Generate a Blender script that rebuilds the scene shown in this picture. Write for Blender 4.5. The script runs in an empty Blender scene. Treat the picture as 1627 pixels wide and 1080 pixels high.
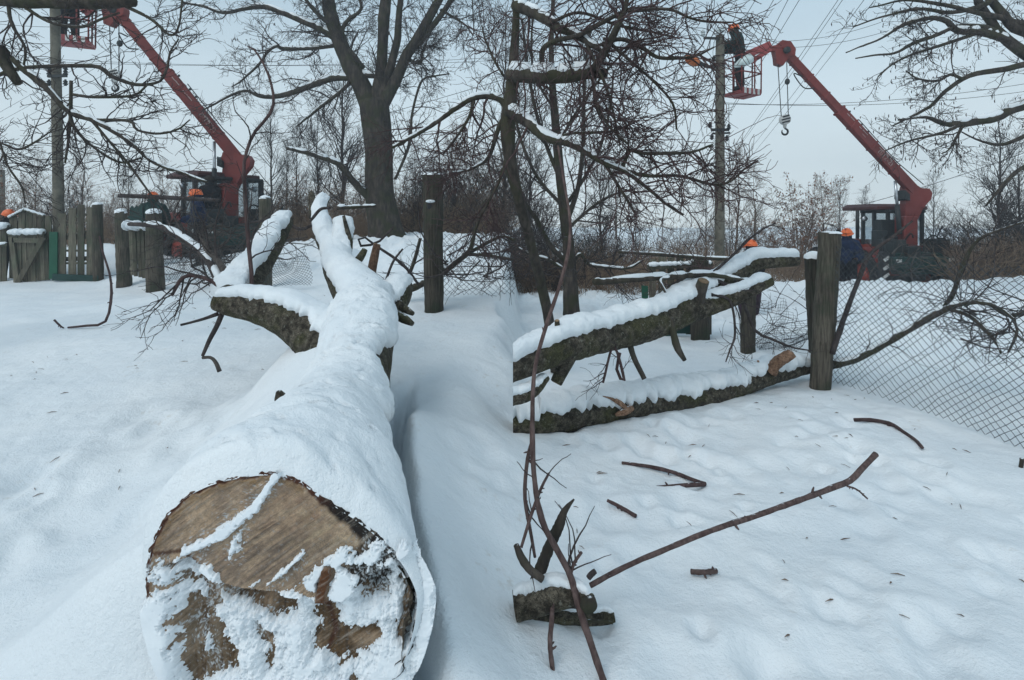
import bpy, math, random
import numpy as np
from mathutils import Vector, Matrix

# ------------------------------------------------------------------ camera, sky, sun, exposure
SC = bpy.context.scene
COL = SC.collection
F, CX, HY, CAMZ = 850.0, 813.5, 350.0, 1.55          # focal length and horizon in photograph pixels, eye height in metres

cam = bpy.data.cameras.new('camera'); camo = bpy.data.objects.new('camera', cam); COL.objects.link(camo)
camo.location = (0, 0, CAMZ); camo.rotation_euler = (math.radians(90), 0, 0)
cam.sensor_width = 36; cam.sensor_fit = 'HORIZONTAL'; cam.lens = 36 * F / 1627
cam.shift_y = -(540 - HY) / 1627; cam.clip_start = 0.05; cam.clip_end = 1000
SC.camera = camo

SUN_EL, SUN_AZ = math.radians(48), math.radians(-138)
wd = bpy.data.worlds.new('World'); SC.world = wd; wd.use_nodes = True
def build_world():
    nt = wd.node_tree; nt.nodes.clear(); N = nt.nodes.new; L = nt.links.new
    out = N('ShaderNodeOutputWorld'); bg = N('ShaderNodeBackground'); L(bg.outputs[0], out.inputs[0])
    sky = N('ShaderNodeTexSky'); sky.sky_type = 'NISHITA'; sky.sun_disc = False
    sky.sun_elevation = SUN_EL; sky.sun_rotation = SUN_AZ; sky.dust_density = 3.0; sky.air_density = 1.0
    sk = N('ShaderNodeVectorMath'); sk.operation = 'SCALE'; sk.inputs['Scale'].default_value = 0.06
    L(sky.outputs[0], sk.inputs[0])
    tc = N('ShaderNodeTexCoord'); sep = N('ShaderNodeSeparateXYZ'); L(tc.outputs['Generated'], sep.inputs[0])
    rp = N('ShaderNodeValToRGB'); L(sep.outputs['Z'], rp.inputs[0])       # overcast cloud deck, a little brighter low down
    rp.color_ramp.elements[0].position = 0.0; rp.color_ramp.elements[0].color = (0.83, 0.93, 0.96, 1)
    rp.color_ramp.elements[1].position = 0.42; rp.color_ramp.elements[1].color = (0.41, 0.56, 0.675, 1)
    no = N('ShaderNodeTexNoise'); no.inputs['Scale'].default_value = 1.6; no.inputs['Detail'].default_value = 5; mp = N('ShaderNodeMapping'); mp.inputs['Scale'].default_value = (1, 1, 2.6); L(tc.outputs['Generated'], mp.inputs[0])
    L(mp.outputs[0], no.inputs['Vector'])
    mr = N('ShaderNodeMapRange'); mr.inputs['From Min'].default_value = 0.3; mr.inputs['From Max'].default_value = 0.7
    mr.inputs['To Min'].default_value = 0.91; mr.inputs['To Max'].default_value = 1.07; L(no.outputs[0], mr.inputs[0])
    sc2 = N('ShaderNodeVectorMath'); sc2.operation = 'SCALE'; L(rp.outputs[0], sc2.inputs[0]); L(mr.outputs[0], sc2.inputs['Scale'])
    mx = N('ShaderNodeMix'); mx.data_type = 'RGBA'; mx.inputs[0].default_value = 0.93                # cloud cover
    L(sk.outputs[0], mx.inputs[6]); L(sc2.outputs[0], mx.inputs[7]); L(mx.outputs[2], bg.inputs[0])
    bg.inputs[1].default_value = 1.0
build_world()
sl = bpy.data.lights.new('sun', 'SUN'); sl.energy = 1.15; sl.angle = math.radians(40); sl.color = (1.0, 0.97, 0.93)
so = bpy.data.objects.new('sun', sl); COL.objects.link(so)
so.rotation_euler = Vector((-math.sin(SUN_AZ) * math.cos(SUN_EL), -math.cos(SUN_AZ) * math.cos(SUN_EL), -math.sin(SUN_EL))).to_track_quat('-Z', 'Y').to_euler()
so.location = (0, 0, 30)
vs = SC.view_settings; vs.view_transform = 'Standard'; vs.look = 'None'; vs.exposure = 0.16; vs.gamma = 1.0; vs.use_curve_mapping = False
SC.cycles.use_denoising = True; SC.cycles.max_bounces = 6; SC.cycles.diffuse_bounces = 3; SC.cycles.glossy_bounces = 3
SC.cycles.transparent_max_bounces = 8; SC.cycles.caustics_reflective = False; SC.cycles.caustics_refractive = False

# ------------------------------------------------------------------ small maths
def W(px, py, d):
    return np.array(((px - CX) / F * d, d, CAMZ + (HY - py) / F * d))
def smooth(a, b, x):
    t = np.clip((x - a) / (b - a), 0, 1); return t * t * (3 - 2 * t)
def hash3(ix, iy, iz, seed=0):
    h = (ix.astype(np.int64) * 374761393 + iy.astype(np.int64) * 668265263 + iz.astype(np.int64) * 2147483647 + seed * 974634577) & 0xFFFFFFFF
    h = ((h ^ (h >> 13)) * 1274126177) & 0xFFFFFFFF
    h = ((h ^ (h >> 16)) * 2246822519) & 0xFFFFFFFF
    return ((h ^ (h >> 15)) & 0xFFFFFF) / float(0xFFFFFF)
def vnoise(x, y, z=None, seed=0):
    x = np.asarray(x, float); y = np.asarray(y, float); z = np.zeros_like(x) if z is None else np.asarray(z, float)
    xi, yi, zi = np.floor(x), np.floor(y), np.floor(z); fx, fy, fz = x - xi, y - yi, z - zi
    fx = fx * fx * (3 - 2 * fx); fy = fy * fy * (3 - 2 * fy); fz = fz * fz * (3 - 2 * fz)
    r = 0
    for dx in (0, 1):
        for dy in (0, 1):
            for dz in (0, 1):
                r = r + hash3(xi + dx, yi + dy, zi + dz, seed) * (fx if dx else 1 - fx) * (fy if dy else 1 - fy) * (fz if dz else 1 - fz)
    return r
def fbm(x, y, z=None, o=4, seed=0):
    r, a, t, k = 0, 1.0, 0, 1.0
    for i in range(o):
        r = r + a * vnoise(x * k, y * k, None if z is None else z * k, seed + i * 17); t += a; a *= .5; k *= 2.03
    return r / t - .5

# ------------------------------------------------------------------ objects
def thing(name, label, cat, loc=(0, 0, 0), rz=0.0, group=None):
    o = bpy.data.objects.new(name, None); COL.objects.link(o); o.location = tuple(float(v) for v in loc); o.rotation_euler = (0, 0, rz)
    o.empty_display_size = .1
    return tag(o, label, cat, group)
def tag(o, label, cat, group=None):
    o['label'] = label; o['category'] = cat
    if group: o['group'] = group
    return o
def fix(o): return o
def mesh_of(name, V, Q=None, T=None, smooth_=True):
    V = np.asarray(V, np.float32).reshape(-1, 3)
    Q = np.zeros((0, 4), np.int32) if Q is None else np.asarray(Q, np.int32).reshape(-1, 4)
    T = np.zeros((0, 3), np.int32) if T is None else np.asarray(T, np.int32).reshape(-1, 3)
    me = bpy.data.meshes.new(name)
    me.vertices.add(len(V)); me.vertices.foreach_set('co', V.ravel())
    nl = Q.size + T.size; me.loops.add(nl); me.loops.foreach_set('vertex_index', np.concatenate([Q.ravel(), T.ravel()]).astype(np.int32))
    npol = len(Q) + len(T); me.polygons.add(npol)
    st = np.concatenate([np.arange(len(Q)) * 4, Q.size + np.arange(len(T)) * 3]).astype(np.int32)
    me.polygons.foreach_set('loop_start', st)
    me.polygons.foreach_set('use_smooth', np.full(npol, smooth_, bool))
    me.update(calc_edges=True); me.validate()
    return me
def link(name, me, mat=None, parent=None, kind=None):
    o = bpy.data.objects.new(name, me); COL.objects.link(o)
    if mat is not None and not me.materials: me.materials.append(mat)
    if parent is not None: o.parent = parent
    if kind: o['kind'] = kind
    return o
def origin_of(p):
    v = np.zeros(3)
    while p is not None:
        v = v + np.array(p.location); p = p.parent
    return v
class MB:
    """collects shapes in world space; build() links them as one mesh"""
    def __init__(s): s.V, s.Q, s.T, s.n = [], [], [], 0
    def add(s, V, Q=None, T=None):
        V = np.asarray(V, float).reshape(-1, 3); s.V.append(V)
        if Q is not None and len(Q): s.Q.append(np.asarray(Q).reshape(-1, 4) + s.n)
        if T is not None and len(T): s.T.append(np.asarray(T).reshape(-1, 3) + s.n)
        s.n += len(V); return s
    def box(s, c, size, R=None, taper=1.0):
        c = np.asarray(c, float); h = np.asarray(size, float) / 2
        P = np.array([(x, y, z) for z in (-1, 1) for y in (-1, 1) for x in (-1, 1)], float)
        P[P[:, 2] > 0, :2] *= taper
        P = P * h
        if R is not None: P = P @ np.asarray(R).T
        return s.add(P + c, [(0, 2, 3, 1), (4, 5, 7, 6), (0, 1, 5, 4), (2, 6, 7, 3), (0, 4, 6, 2), (1, 3, 7, 5)])
    def bbox(s, c, size, R=None, b=0.01):
        """box with chamfered edges"""
        c = np.asarray(c, float); h = np.asarray(size, float) / 2; b = min(b, h.min() * .45)
        V, idx = [], {}
        for sx in (-1, 1):
            for sy in (-1, 1):
                for sz in (-1, 1):
                    for k in range(3):
                        p = np.array((sx, sy, sz)) * (h - b); p[k] = (sx, sy, sz)[k] * h[k]
                        idx[(sx, sy, sz, k)] = len(V); V.append(p)
        Q, T = [], []
        for k in range(3):
            i, j = [(1, 2), (2, 0), (0, 1)][k]
            for sg in (-1, 1):
                q = []
                for a, bb in ((-1, -1), (1, -1), (1, 1), (-1, 1)):
                    v = [0, 0, 0]; v[k] = sg; v[i] = a; v[j] = bb; q.append(idx[(*v, k)])
                Q.append(q if sg > 0 else q[::-1])
            for a in (-1, 1):
                for bb in (-1, 1):
                    q = []
                    for e, kk in ((-1, i), (1, i), (1, j), (-1, j)):
                        v = [0, 0, 0]; v[k] = e; v[i] = a; v[j] = bb; q.append(idx[(*v, kk)])
                    Q.append(q if a * bb > 0 else q[::-1])
        for sx in (-1, 1):
            for sy in (-1, 1):
                for sz in (-1, 1):
                    t = [idx[(sx, sy, sz, k)] for k in range(3)]; T.append(t if sx * sy * sz > 0 else t[::-1])
        P = np.array(V)
        if R is not None: P = P @ np.asarray(R).T
        return s.add(P + c, Q, T)
    def bar(s, a, b, w, h=None, b_=0.004):
        """rectangular bar from a to b, w wide, h high"""
        a = np.asarray(a, float); b = np.asarray(b, float); h = w if h is None else h
        d = b - a; L = np.linalg.norm(d); z = d / L
        up = np.array((0, 0, 1.)) if abs(z[2]) < .95 else np.array((0, 1., 0))
        x = np.cross(up, z); x /= np.linalg.norm(x); y = np.cross(z, x)
        return s.bbox((a + b) / 2, (w, h, L), np.stack([x, y, z], 1), b_)
    def tube(s, P, r, sides=8, cap=True):
        P = np.asarray(P, float); r = np.broadcast_to(np.asarray(r, float), (len(P),))
        V, Q = tubes(P[None], r[None], sides); n = len(P)
        T = []
        if cap:
            V = np.concatenate([V, P[:1], P[-1:]]); c0, c1 = n * sides, n * sides + 1
            for k in range(sides):
                T.append((c0, (k + 1) % sides, k)); T.append((c1, (n - 1) * sides + k, (n - 1) * sides + (k + 1) % sides))
        return s.add(V, Q, T)
    def prism(s, poly, n, t):
        """polygon (list of 3d points in a plane) extruded by +-t/2 along n"""
        P = np.asarray(poly, float); n = np.asarray(n, float) * t / 2; k = len(P); c = P.mean(0)
        V = np.concatenate([P - n, P + n, [c - n], [c + n]]); Q, T = [], []
        for i in range(k):
            j = (i + 1) % k; Q.append((i, j, k + j, k + i)); T.append((2 * k, j, i)); T.append((2 * k + 1, k + i, k + j))
        return s.add(V, Q, T)
    def ball(s, c, r, seg=12, rings=8, lo=-90, R=None):
        c = np.asarray(c, float); r = np.broadcast_to(np.asarray(r, float), (3,))
        th = np.radians(np.linspace(lo, 90, rings + 1)); ph = np.linspace(0, 2 * np.pi, seg, endpoint=False)
        P = np.stack([np.cos(th)[:, None] * np.cos(ph), np.cos(th)[:, None] * np.sin(ph), np.sin(th)[:, None] * np.ones(seg)], -1) * r
        P = P.reshape(-1, 3)
        if R is not None: P = P @ np.asarray(R).T
        Q = [(i * seg + k, i * seg + (k + 1) % seg, (i + 1) * seg + (k + 1) % seg, (i + 1) * seg + k) for i in range(rings) for k in range(seg)]
        return s.add(P + c, Q)
    def arrays(s):
        return (np.concatenate(s.V), np.concatenate(s.Q) if s.Q else None, np.concatenate(s.T) if s.T else None)
    def build(s, name, mat, parent=None, smooth_=False, kind=None, local=False):
        V, Q, T = s.arrays()
        if parent is not None and not local: V = V - origin_of(parent)
        return link(name, mesh_of(name, V, Q, T, smooth_), mat, parent, kind)

def tubes(P, R, sides):
    """P (N,n,3) polylines, R (N,n) radii -> verts, quads"""
    N, n, _ = P.shape
    t = np.gradient(P, axis=1); t /= np.linalg.norm(t, axis=2, keepdims=True) + 1e-9
    m = np.abs(t.mean(1)); ax = np.argmin(m, axis=1); a = np.eye(3)[ax][:, None, :]
    u = np.cross(t, np.broadcast_to(a, t.shape)); u /= np.linalg.norm(u, axis=2, keepdims=True) + 1e-9
    v = np.cross(t, u)
    ang = np.linspace(0, 2 * np.pi, sides, endpoint=False)
    V = P[:, :, None] + R[:, :, None, None] * (np.cos(ang)[None, None, :, None] * u[:, :, None] + np.sin(ang)[None, None, :, None] * v[:, :, None])
    b = (np.arange(N)[:, None, None] * n + np.arange(n - 1)[None, :, None]) * sides; k = np.arange(sides)[None, None]; k2 = (k + 1) % sides
    Q = np.stack([b + k, b + k2, b + sides + k2, b + sides + k], -1).reshape(-1, 4)
    return V.reshape(-1, 3), Q
def crom(P, n):
    """Catmull-Rom resampling of rows to n points"""
    P = np.asarray(P, float)
    if len(P) == 2: return P[0] + (P[1] - P[0]) * np.linspace(0, 1, n)[:, None]
    s = np.concatenate([[0], np.cumsum(np.linalg.norm(np.diff(P[:, :3], axis=0), axis=1) + 1e-6)]); q = np.linspace(0, s[-1], n)
    i = np.clip(np.searchsorted(s, q, 'right') - 1, 0, len(P) - 2); t = ((q - s[i]) / (s[i + 1] - s[i]))[:, None]
    E = np.concatenate([[2 * P[0] - P[1]], P, [2 * P[-1] - P[-2]]]); p0, p1, p2, p3 = E[i], E[i + 1], E[i + 2], E[i + 3]
    return .5 * (2 * p1 + (p2 - p0) * t + (2 * p0 - 5 * p1 + 4 * p2 - p3) * t ** 2 + (3 * p1 - p0 - 3 * p2 + p3) * t ** 3)
def path(pts, d0=None, d1=None, n=14, wob=0.0, seed=0):
    """(px, py, width_px[, depth]) rows -> n points and radii in metres"""
    k = len(pts); rows = []
    for i, p in enumerate(pts):
        d = p[3] if len(p) > 3 else d0 + (d1 - d0) * i / (k - 1)
        rows.append(np.append(W(p[0], p[1], d), p[2] / 2 / F * d))
    A = crom(rows, n); P, R = A[:, :3], np.maximum(A[:, 3], .0012)
    if wob:
        r = np.random.RandomState(seed); P = P + r.normal(0, 1, P.shape) * wob * np.linspace(.2, 1, n)[:, None]
    return P, R
def spawn(rng, P, R, c, L, ang, n=6, up=0.0, jit=.25, rr=.55, tip=.002, t0=.15, t1=1.0, taper=.5, flat=1.0):
    """c children on each of the N polylines; returns (N*c,n,3),(N*c,n)"""
    N, m, _ = P.shape; M = N * c; pi = np.repeat(np.arange(N), c)
    t = rng.uniform(t0, t1, M); f = t * (m - 1); i = np.minimum(f.astype(int), m - 2); w = (f - i)[:, None]
    b = P[pi, i] * (1 - w) + P[pi, i + 1] * w; r = R[pi, i] * (1 - w[:, 0]) + R[pi, i + 1] * w[:, 0]
    tg = P[pi, i + 1] - P[pi, i]; tg /= np.linalg.norm(tg, axis=1, keepdims=True) + 1e-9
    rv = rng.normal(0, 1, (M, 3)); rv[:, 1] *= flat; rv -= (rv * tg).sum(1, keepdims=True) * tg; rv /= np.linalg.norm(rv, axis=1, keepdims=True) + 1e-9
    a = np.radians(rng.uniform(ang[0], ang[1], M))[:, None]
    d = np.cos(a) * tg + np.sin(a) * rv
    ln = rng.uniform(L[0], L[1], M) * (1 - taper * t)
    out = np.zeros((M, n, 3)); out[:, 0] = b
    for k in range(1, n):
        d = d + rng.normal(0, jit, (M, 3)) + np.array((0, 0, up)); d /= np.linalg.norm(d, axis=1, keepdims=True)
        out[:, k] = out[:, k - 1] + d * (ln / (n - 1))[:, None]
    r0 = np.maximum(np.minimum(r * rr, ln * .014 + tip * .6), tip)
    rad = r0[:, None] * (1 - np.linspace(0, 1, n)) + tip * .6 * np.linspace(0, 1, n)
    return out, rad
def stack(limbs, n):
    return np.stack([crom(np.column_stack([p, r]), n)[:, :3] for p, r in limbs]), np.stack([crom(np.column_stack([p, r]), n)[:, 3] for p, r in limbs])
def add_tubes(mb, P, R, sides):
    V, Q = tubes(P, R, sides); mb.add(V, Q)
def snow_on(mb, P, R, rng, h=.9, sides=7, lim=.8, cut=.35):
    """broken ridges of snow lying along the upper side of a limb"""
    P = np.asarray(P); n = len(P); A = crom(np.column_stack([P, R]), n * 3); p, r = A[:, :3], A[:, 3]
    t = np.gradient(p, axis=0); t /= np.linalg.norm(t, axis=1, keepdims=True); flat = np.sqrt(np.maximum(0, 1 - t[:, 2] ** 2))
    nz = vnoise(np.arange(len(p)) * .45, np.full(len(p), rng.uniform(0, 99)))
    s = np.clip((flat - (1 - lim)) / lim, 0, 1) * smooth(cut - .15, cut + .25, nz) * (.7 + .5 * nz)
    s[0] = s[-1] = 0; s = np.minimum(s, np.minimum(np.arange(len(p)), np.arange(len(p))[::-1]) * .4)
    rad = r * s * h + 1e-4; c = p + np.array((0, 0, 1.)) * (r * .82)[:, None]
    V, Q = tubes(c[None], rad[None], sides); mb.add(V, Q)

# ------------------------------------------------------------------ materials
MATS = {}
class NT:
    def __init__(s, name):
        m = bpy.data.materials.new(name); m.use_nodes = True; s.m = m; s.t = m.node_tree; s.p = s.t.nodes['Principled BSDF']
        MATS[name] = m; s.tc = s.n('ShaderNodeTexCoord').outputs['Object']
    def n(s, ty, **kw):
        nd = s.t.nodes.new(ty)
        for k, v in kw.items(): setattr(nd, k, v)
        return nd
    def l(s, a, b): s.t.links.new(a, b)
    def noise(s, scale, detail=4, rough=.55, vec=None, stretch=None, dist=0):
        nd = s.n('ShaderNodeTexNoise'); nd.inputs['Scale'].default_value = scale; nd.inputs['Detail'].default_value = detail
        nd.inputs['Roughness'].default_value = rough; nd.inputs['Distortion'].default_value = dist
        v = vec or s.tc
        if stretch:
            mp = s.n('ShaderNodeMapping'); mp.inputs['Scale'].default_value = stretch; s.l(v, mp.inputs[0]); v = mp.outputs[0]
        s.l(v, nd.inputs['Vector']); return nd.outputs[0]
    def ramp(s, f, stops):
        r = s.n('ShaderNodeValToRGB'); e = r.color_ramp.elements
        while len(e) < len(stops): e.new(.5)
        for k, (p, c) in enumerate(stops): e[k].position = p; e[k].color = (*c, 1) if len(c) == 3 else c
        s.l(f, r.inputs[0]); return r.outputs[0]
    def mix(s, f, a, b, mode='MIX'):
        x = s.n('ShaderNodeMix', data_type='RGBA', blend_type=mode)
        for k, v in ((0, f), (6, a), (7, b)):
            if hasattr(v, 'is_linked'): s.l(v, x.inputs[k])
            else: x.inputs[k].default_value = v if k == 0 else ((*v, 1) if len(v) == 3 else v)
        return x.outputs[2]
    def math(s, op, a, b=0.0):
        x = s.n('ShaderNodeMath', operation=op)
        for k, v in ((0, a), (1, b)):
            if hasattr(v, 'is_linked'): s.l(v, x.inputs[k])
            else: x.inputs[k].default_value = v
        return x.outputs[0]
    def rng(s, f, a, b, c=0.0, d=1.0):
        x = s.n('ShaderNodeMapRange', interpolation_type='SMOOTHSTEP'); s.l(f, x.inputs[0])
        for k, v in enumerate((a, b, c, d)): x.inputs[k + 1].default_value = v
        return x.outputs[0]
    def bump(s, h, strength=.5, dist=.02):
        b = s.n('ShaderNodeBump'); b.inputs['Strength'].default_value = strength; b.inputs['Distance'].default_value = dist
        s.l(h, b.inputs['Height']); s.l(b.outputs[0], s.p.inputs['Normal'])
    def col(s, c):
        if hasattr(c, 'is_linked'): s.l(c, s.p.inputs['Base Color'])
        else: s.p.inputs['Base Color'].default_value = (*c, 1)
        return s
    def set(s, rough=.6, metal=0.0, spec=.5):
        if hasattr(rough, 'is_linked'): s.l(rough, s.p.inputs['Roughness'])
        else: s.p.inputs['Roughness'].default_value = rough
        s.p.inputs['Metallic'].default_value = metal; s.p.inputs['Specular IOR Level'].default_value = spec; return s
    def snow_top(s, base, amount=.6, scale=30):
        """snow lying on faces that look up"""
        g = s.n('ShaderNodeNewGeometry'); sp = s.n('ShaderNodeSeparateXYZ'); s.l(g.outputs['Normal'], sp.inputs[0])
        nz = s.noise(scale, 3); f = s.math('ADD', sp.outputs['Z'], s.math('MULTIPLY', s.math('SUBTRACT', nz, .5), 1.1))
        th = 1.25 - amount
        return s.mix(s.rng(f, th - .08, th + .12), base, (.80, .85, .88))
SNOWC = (.83, .87, .895)
def m_snow():
    t = NT('snow'); a = t.noise(1.3, 5, .6); b = t.noise(14, 5, .65); c = t.noise(160, 3, .7)
    base = t.mix(t.rng(a, .35, .7), (.80, .845, .875), (.87, .90, .915))
    dirt = t.noise(2.3, 6, .72); spots = t.noise(21, 4, .6)
    f = t.math('MULTIPLY', t.rng(dirt, .56, .70), t.rng(spots, .50, .68)); base = t.mix(t.math('MULTIPLY', f, .42), base, (.52, .46, .38))
    t.col(base).set(.82, 0, .25)
    h = t.math('ADD', t.math('MULTIPLY', b, .8), t.math('ADD', t.math('MULTIPLY', c, .3), t.math('MULTIPLY', t.noise(45, 4, .6), .4)))
    t.bump(h, .62, .035)
    pass
def m_snowcap():
    t = NT('snow_cap'); a = t.noise(22, 5, .65); c = t.noise(170, 3, .7)
    t.col(t.mix(t.rng(t.noise(3, 4), .35, .7), (.80, .845, .875), (.87, .90, .915))).set(.82, 0, .25)
    t.bump(t.math('ADD', t.math('MULTIPLY', a, .9), t.math('ADD', t.math('MULTIPLY', c, .35), t.math('MULTIPLY', t.noise(70, 4, .65), .4))), .62, .022)
def m_powder():
    t = NT('snow_powder'); a = t.noise(60, 4, .6)
    t.col(t.mix(t.rng(t.noise(9, 4), .35, .7), (.76, .80, .83), (.86, .89, .91))).set(.85, 0, .2); t.bump(a, .25, .006)
m_powder()
def m_bark(name, c1, c2, scale=18, snow=0.0, moss=None, stretch=(1, 1, .25), bs=.9, bd=.012, lichen=None):
    t = NT(name); a = t.noise(scale, 6, .62, stretch=stretch); b = t.noise(scale * .18, 4, .6)
    c = t.mix(t.rng(a, .34, .68), c1, c2); c = t.mix(t.rng(b, .3, .75, 0, .55), c, tuple(v * .55 for v in c1))
    if moss: c = t.mix(t.math('MULTIPLY', t.rng(t.noise(3.2, 5, .65), .46, .62), .75), c, moss)
    if lichen:
        ck = t.noise(scale * 2.2, 5, .7, stretch=stretch, dist=.8); c = t.mix(t.rng(t.math('ABSOLUTE', t.math('SUBTRACT', ck, .5)), .0, .055, .85, 0), c, tuple(v * .3 for v in c1))
        c = t.mix(t.math('MULTIPLY', t.rng(t.noise(38, 3, .6), .6, .7), .7), c, lichen)
    if snow: c = t.snow_top(c, snow)
    t.col(c).set(.9, 0, .2); t.bump(a, bs, bd)
def m_wood(name, c1, c2, stretch=(9, 9, .5), scale=6, snow=0.0, moss=None):
    t = NT(name); a = t.noise(scale, 6, .65, stretch=stretch); b = t.noise(2.3, 4)
    oi = t.n('ShaderNodeObjectInfo'); c = t.mix(t.rng(a, .3, .7), c1, c2)
    c = t.mix(t.rng(b, .35, .75, 0, .6), c, tuple(v * .5 for v in c1))
    v = t.n('ShaderNodeHueSaturation'); t.l(c, v.inputs['Color']); t.l(t.rng(oi.outputs['Random'], 0, 1, .62, 1.3), v.inputs['Value']); c = v.outputs[0]
    if moss: c = t.mix(t.math('MULTIPLY', t.rng(t.noise(3.0, 5, .65), .46, .66), .5), c, moss)
    if snow: c = t.snow_top(c, snow)
    t.col(c).set(.88, 0, .2); t.bump(a, .7, .008)
def m_paint(name, c1, wear, amount=.55, rough=.5):
    t = NT(name); a = t.noise(5, 6, .68); b = t.noise(30, 5, .7)
    f = t.math('ADD', t.math('MULTIPLY', a, .65), t.math('MULTIPLY', b, .35))
    c = t.mix(t.rng(t.noise(1.4, 4), .3, .7), c1, tuple(v * .68 for v in c1)); c = t.mix(t.rng(f, amount, amount + .08), c, wear)
    t.col(c).set(t.rng(a, .3, .7, rough - .1, rough + .25), 0, .4); t.bump(b, .15, .01)
def m_plain(name, c, rough=.7, metal=0, var=.25, scale=9):
    t = NT(name); a = t.noise(scale, 5, .6); t.col(t.mix(t.rng(a, .3, .72), tuple(v * (1 + var) for v in c), tuple(v * (1 - var) for v in c))).set(rough, metal, .35)
    t.bump(a, .2, .01)
def m_cloth(name, c):
    t = NT(name); a = t.noise(7, 4, .6, dist=.6); t.col(t.mix(t.rng(a, .3, .7), tuple(v * 1.3 for v in c), tuple(v * .6 for v in c))).set(.92, 0, .15); t.bump(a, .9, .04)
m_snow(); m_snowcap()
m_bark('twig_dark', (.042, .035, .035), (.092, .075, .071), 40, snow=.12)
m_bark('twig_red', (.060, .038, .038), (.120, .078, .074), 40, snow=.10)
m_bark('twig_grey', (.055, .048, .044), (.115, .100, .090), 40, snow=.0)
m_bark('twig_brown', (.14, .096, .072), (.25, .185, .14), 40, snow=.0)
m_bark('stalk_brown', (.20, .135, .092), (.34, .245, .17), 40, snow=.0)
m_bark('bark_tree', (.034, .029, .026), (.095, .078, .064), 16, snow=.22, moss=(.040, .042, .022))
m_bark('bark_limb', (.040, .034, .029), (.095, .080, .066), 26, snow=.38, moss=(.050, .050, .028))
m_bark('bark_log', (.034, .028, .021), (.19, .165, .125), 24, snow=.20, moss=(.075, .074, .032), stretch=(1, 1, 1), bs=1.0, bd=.03, lichen=(.20, .20, .16))
m_bark('bark_shoot', (.075, .048, .045), (.165, .115, .105), 60, snow=.10, stretch=(1, 1, .3))
m_wood('wood_post', (.034, .029, .023), (.125, .108, .085), snow=.35, moss=(.036, .052, .030))
m_wood('wood_board', (.070, .064, .048), (.185, .165, .125), moss=(.060, .088, .052))
m_wood('wood_pale', (.26, .17, .10), (.42, .30, .19), stretch=(6, 6, 6))
m_wood('wood_split', (.085, .045, .028), (.33, .20, .13), stretch=(9, 3, 9), snow=.30)
m_paint('paint_green', (.006, .085, .045), (.05, .06, .045), .60)
m_paint('paint_green_dark', (.006, .040, .034), (.03, .03, .03), .60)
m_paint('paint_red', (.175, .022, .017), (.055, .020, .018), .57)
m_paint('paint_maroon', (.070, .016, .015), (.03, .02, .02), .57)
m_paint('paint_orange_red', (.30, .045, .028), (.10, .03, .02), .57)
m_paint('paint_basket', (.30, .055, .055), (.11, .035, .035), .58)
m_paint('paint_white', (.62, .62, .60), (.20, .17, .15), .60)
m_paint('paint_faded', (.42, .33, .31), (.20, .05, .045), .50)
m_paint('paint_black', (.018, .018, .020), (.06, .05, .045), .60)
m_paint('steel_dark', (.020, .024, .025), (.07, .055, .045), .58)
m_plain('rubber', (.018, .018, .019), .9)
m_plain('chrome', (.42, .44, .46), .3, .8)
m_plain('cable', (.018, .018, .020), .6)
m_plain('wire', (.055, .062, .068), .6, .3)
m_plain('concrete', (.115, .105, .082), .95, 0, .4, 6)
m_plain('ceramic', (.50, .55, .56), .3)
m_plain('lamp_glass', (.45, .12, .03), .25)
m_plain('skin', (.36, .19, .13), .6, 0, .08)
m_plain('helmet', (.72, .14, .035), .4, 0, .08)
m_plain('hair', (.02, .014, .01), .9)
m_plain('boot', (.012, .012, .013), .8)
m_plain('bag', (.50, .58, .58), .8)
m_cloth('cloth_green', (.016, .036, .034)); m_cloth('cloth_blue', (.012, .021, .052)); m_cloth('cloth_dark', (.013, .013, .016)); m_cloth('cloth_trouser', (.020, .018, .018))
m_cloth('cloth_orange', (.45, .08, .03)); m_cloth('cloth_plum', (.035, .022, .030))
m_plain('dry_leaf', (.19, .085, .045), .9, 0, .5, 3)
m_plain('dry_grass', (.17, .115, .075), .95, 0, .4, 3)
def m_glass():
    t = NT('glass'); t.col((.55, .62, .66)).set(.06, 0, .5); t.p.inputs['Transmission Weight'].default_value = .9; t.p.inputs['IOR'].default_value = 1.05; t.p.inputs['Alpha'].default_value = .55
m_glass()
M = MATS

# ------------------------------------------------------------------ snow ground: one sheet with the drifts, banks and hollows of the place
GL = [(-200, 1080, z, None) for z in ()]
def zctl(px, py, z): return (px, (CAMZ - z) * F / (py - HY), z)          # level known, depth follows
def dctl(px, py, d): return (px, d, CAMZ + (HY - py) / F * d)            # depth known, level follows
CL = [zctl(-100, 1080, .10), zctl(200, 1080, .12), zctl(-100, 800, .15), zctl(100, 800, .15), zctl(100, 600, .25), zctl(-100, 600, .2),
      zctl(100, 500, .26), (100, 12, .20), (160, 12, .17), (235, 11, .17), (40, 12, .16), (320, 10.5, .25), zctl(-60, 460, .2), zctl(250, 470, .33), zctl(320, 650, .27), zctl(330, 560, .33), zctl(400, 470, .42),
      zctl(760, 1060, .24), zctl(760, 900, .26), zctl(760, 780, .28), zctl(760, 600, .34), zctl(760, 520, .40), (760, 7.0, .50),
      (500, 6.5, .45), (600, 6.8, .46), (760, 9.5, .90), dctl(760, 379, 13), dctl(640, 379, 13), (640, 9.5, .88), (520, 9.5, .70), dctl(520, 388, 13),
      dctl(420, 395, 12.5), dctl(300, 412, 13), dctl(170, 388, 14.5), (60, 14, .35), (-100, 14, .1), (-100, 20, .2), (170, 20, .8), (330, 17, .1), (330, 22, .3),
      (640, 20, 1.05), (800, 20, 1.05), (480, 20, .95), (100, 40, .9), (400, 40, 1.0), (760, 40, 1.0)]
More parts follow.
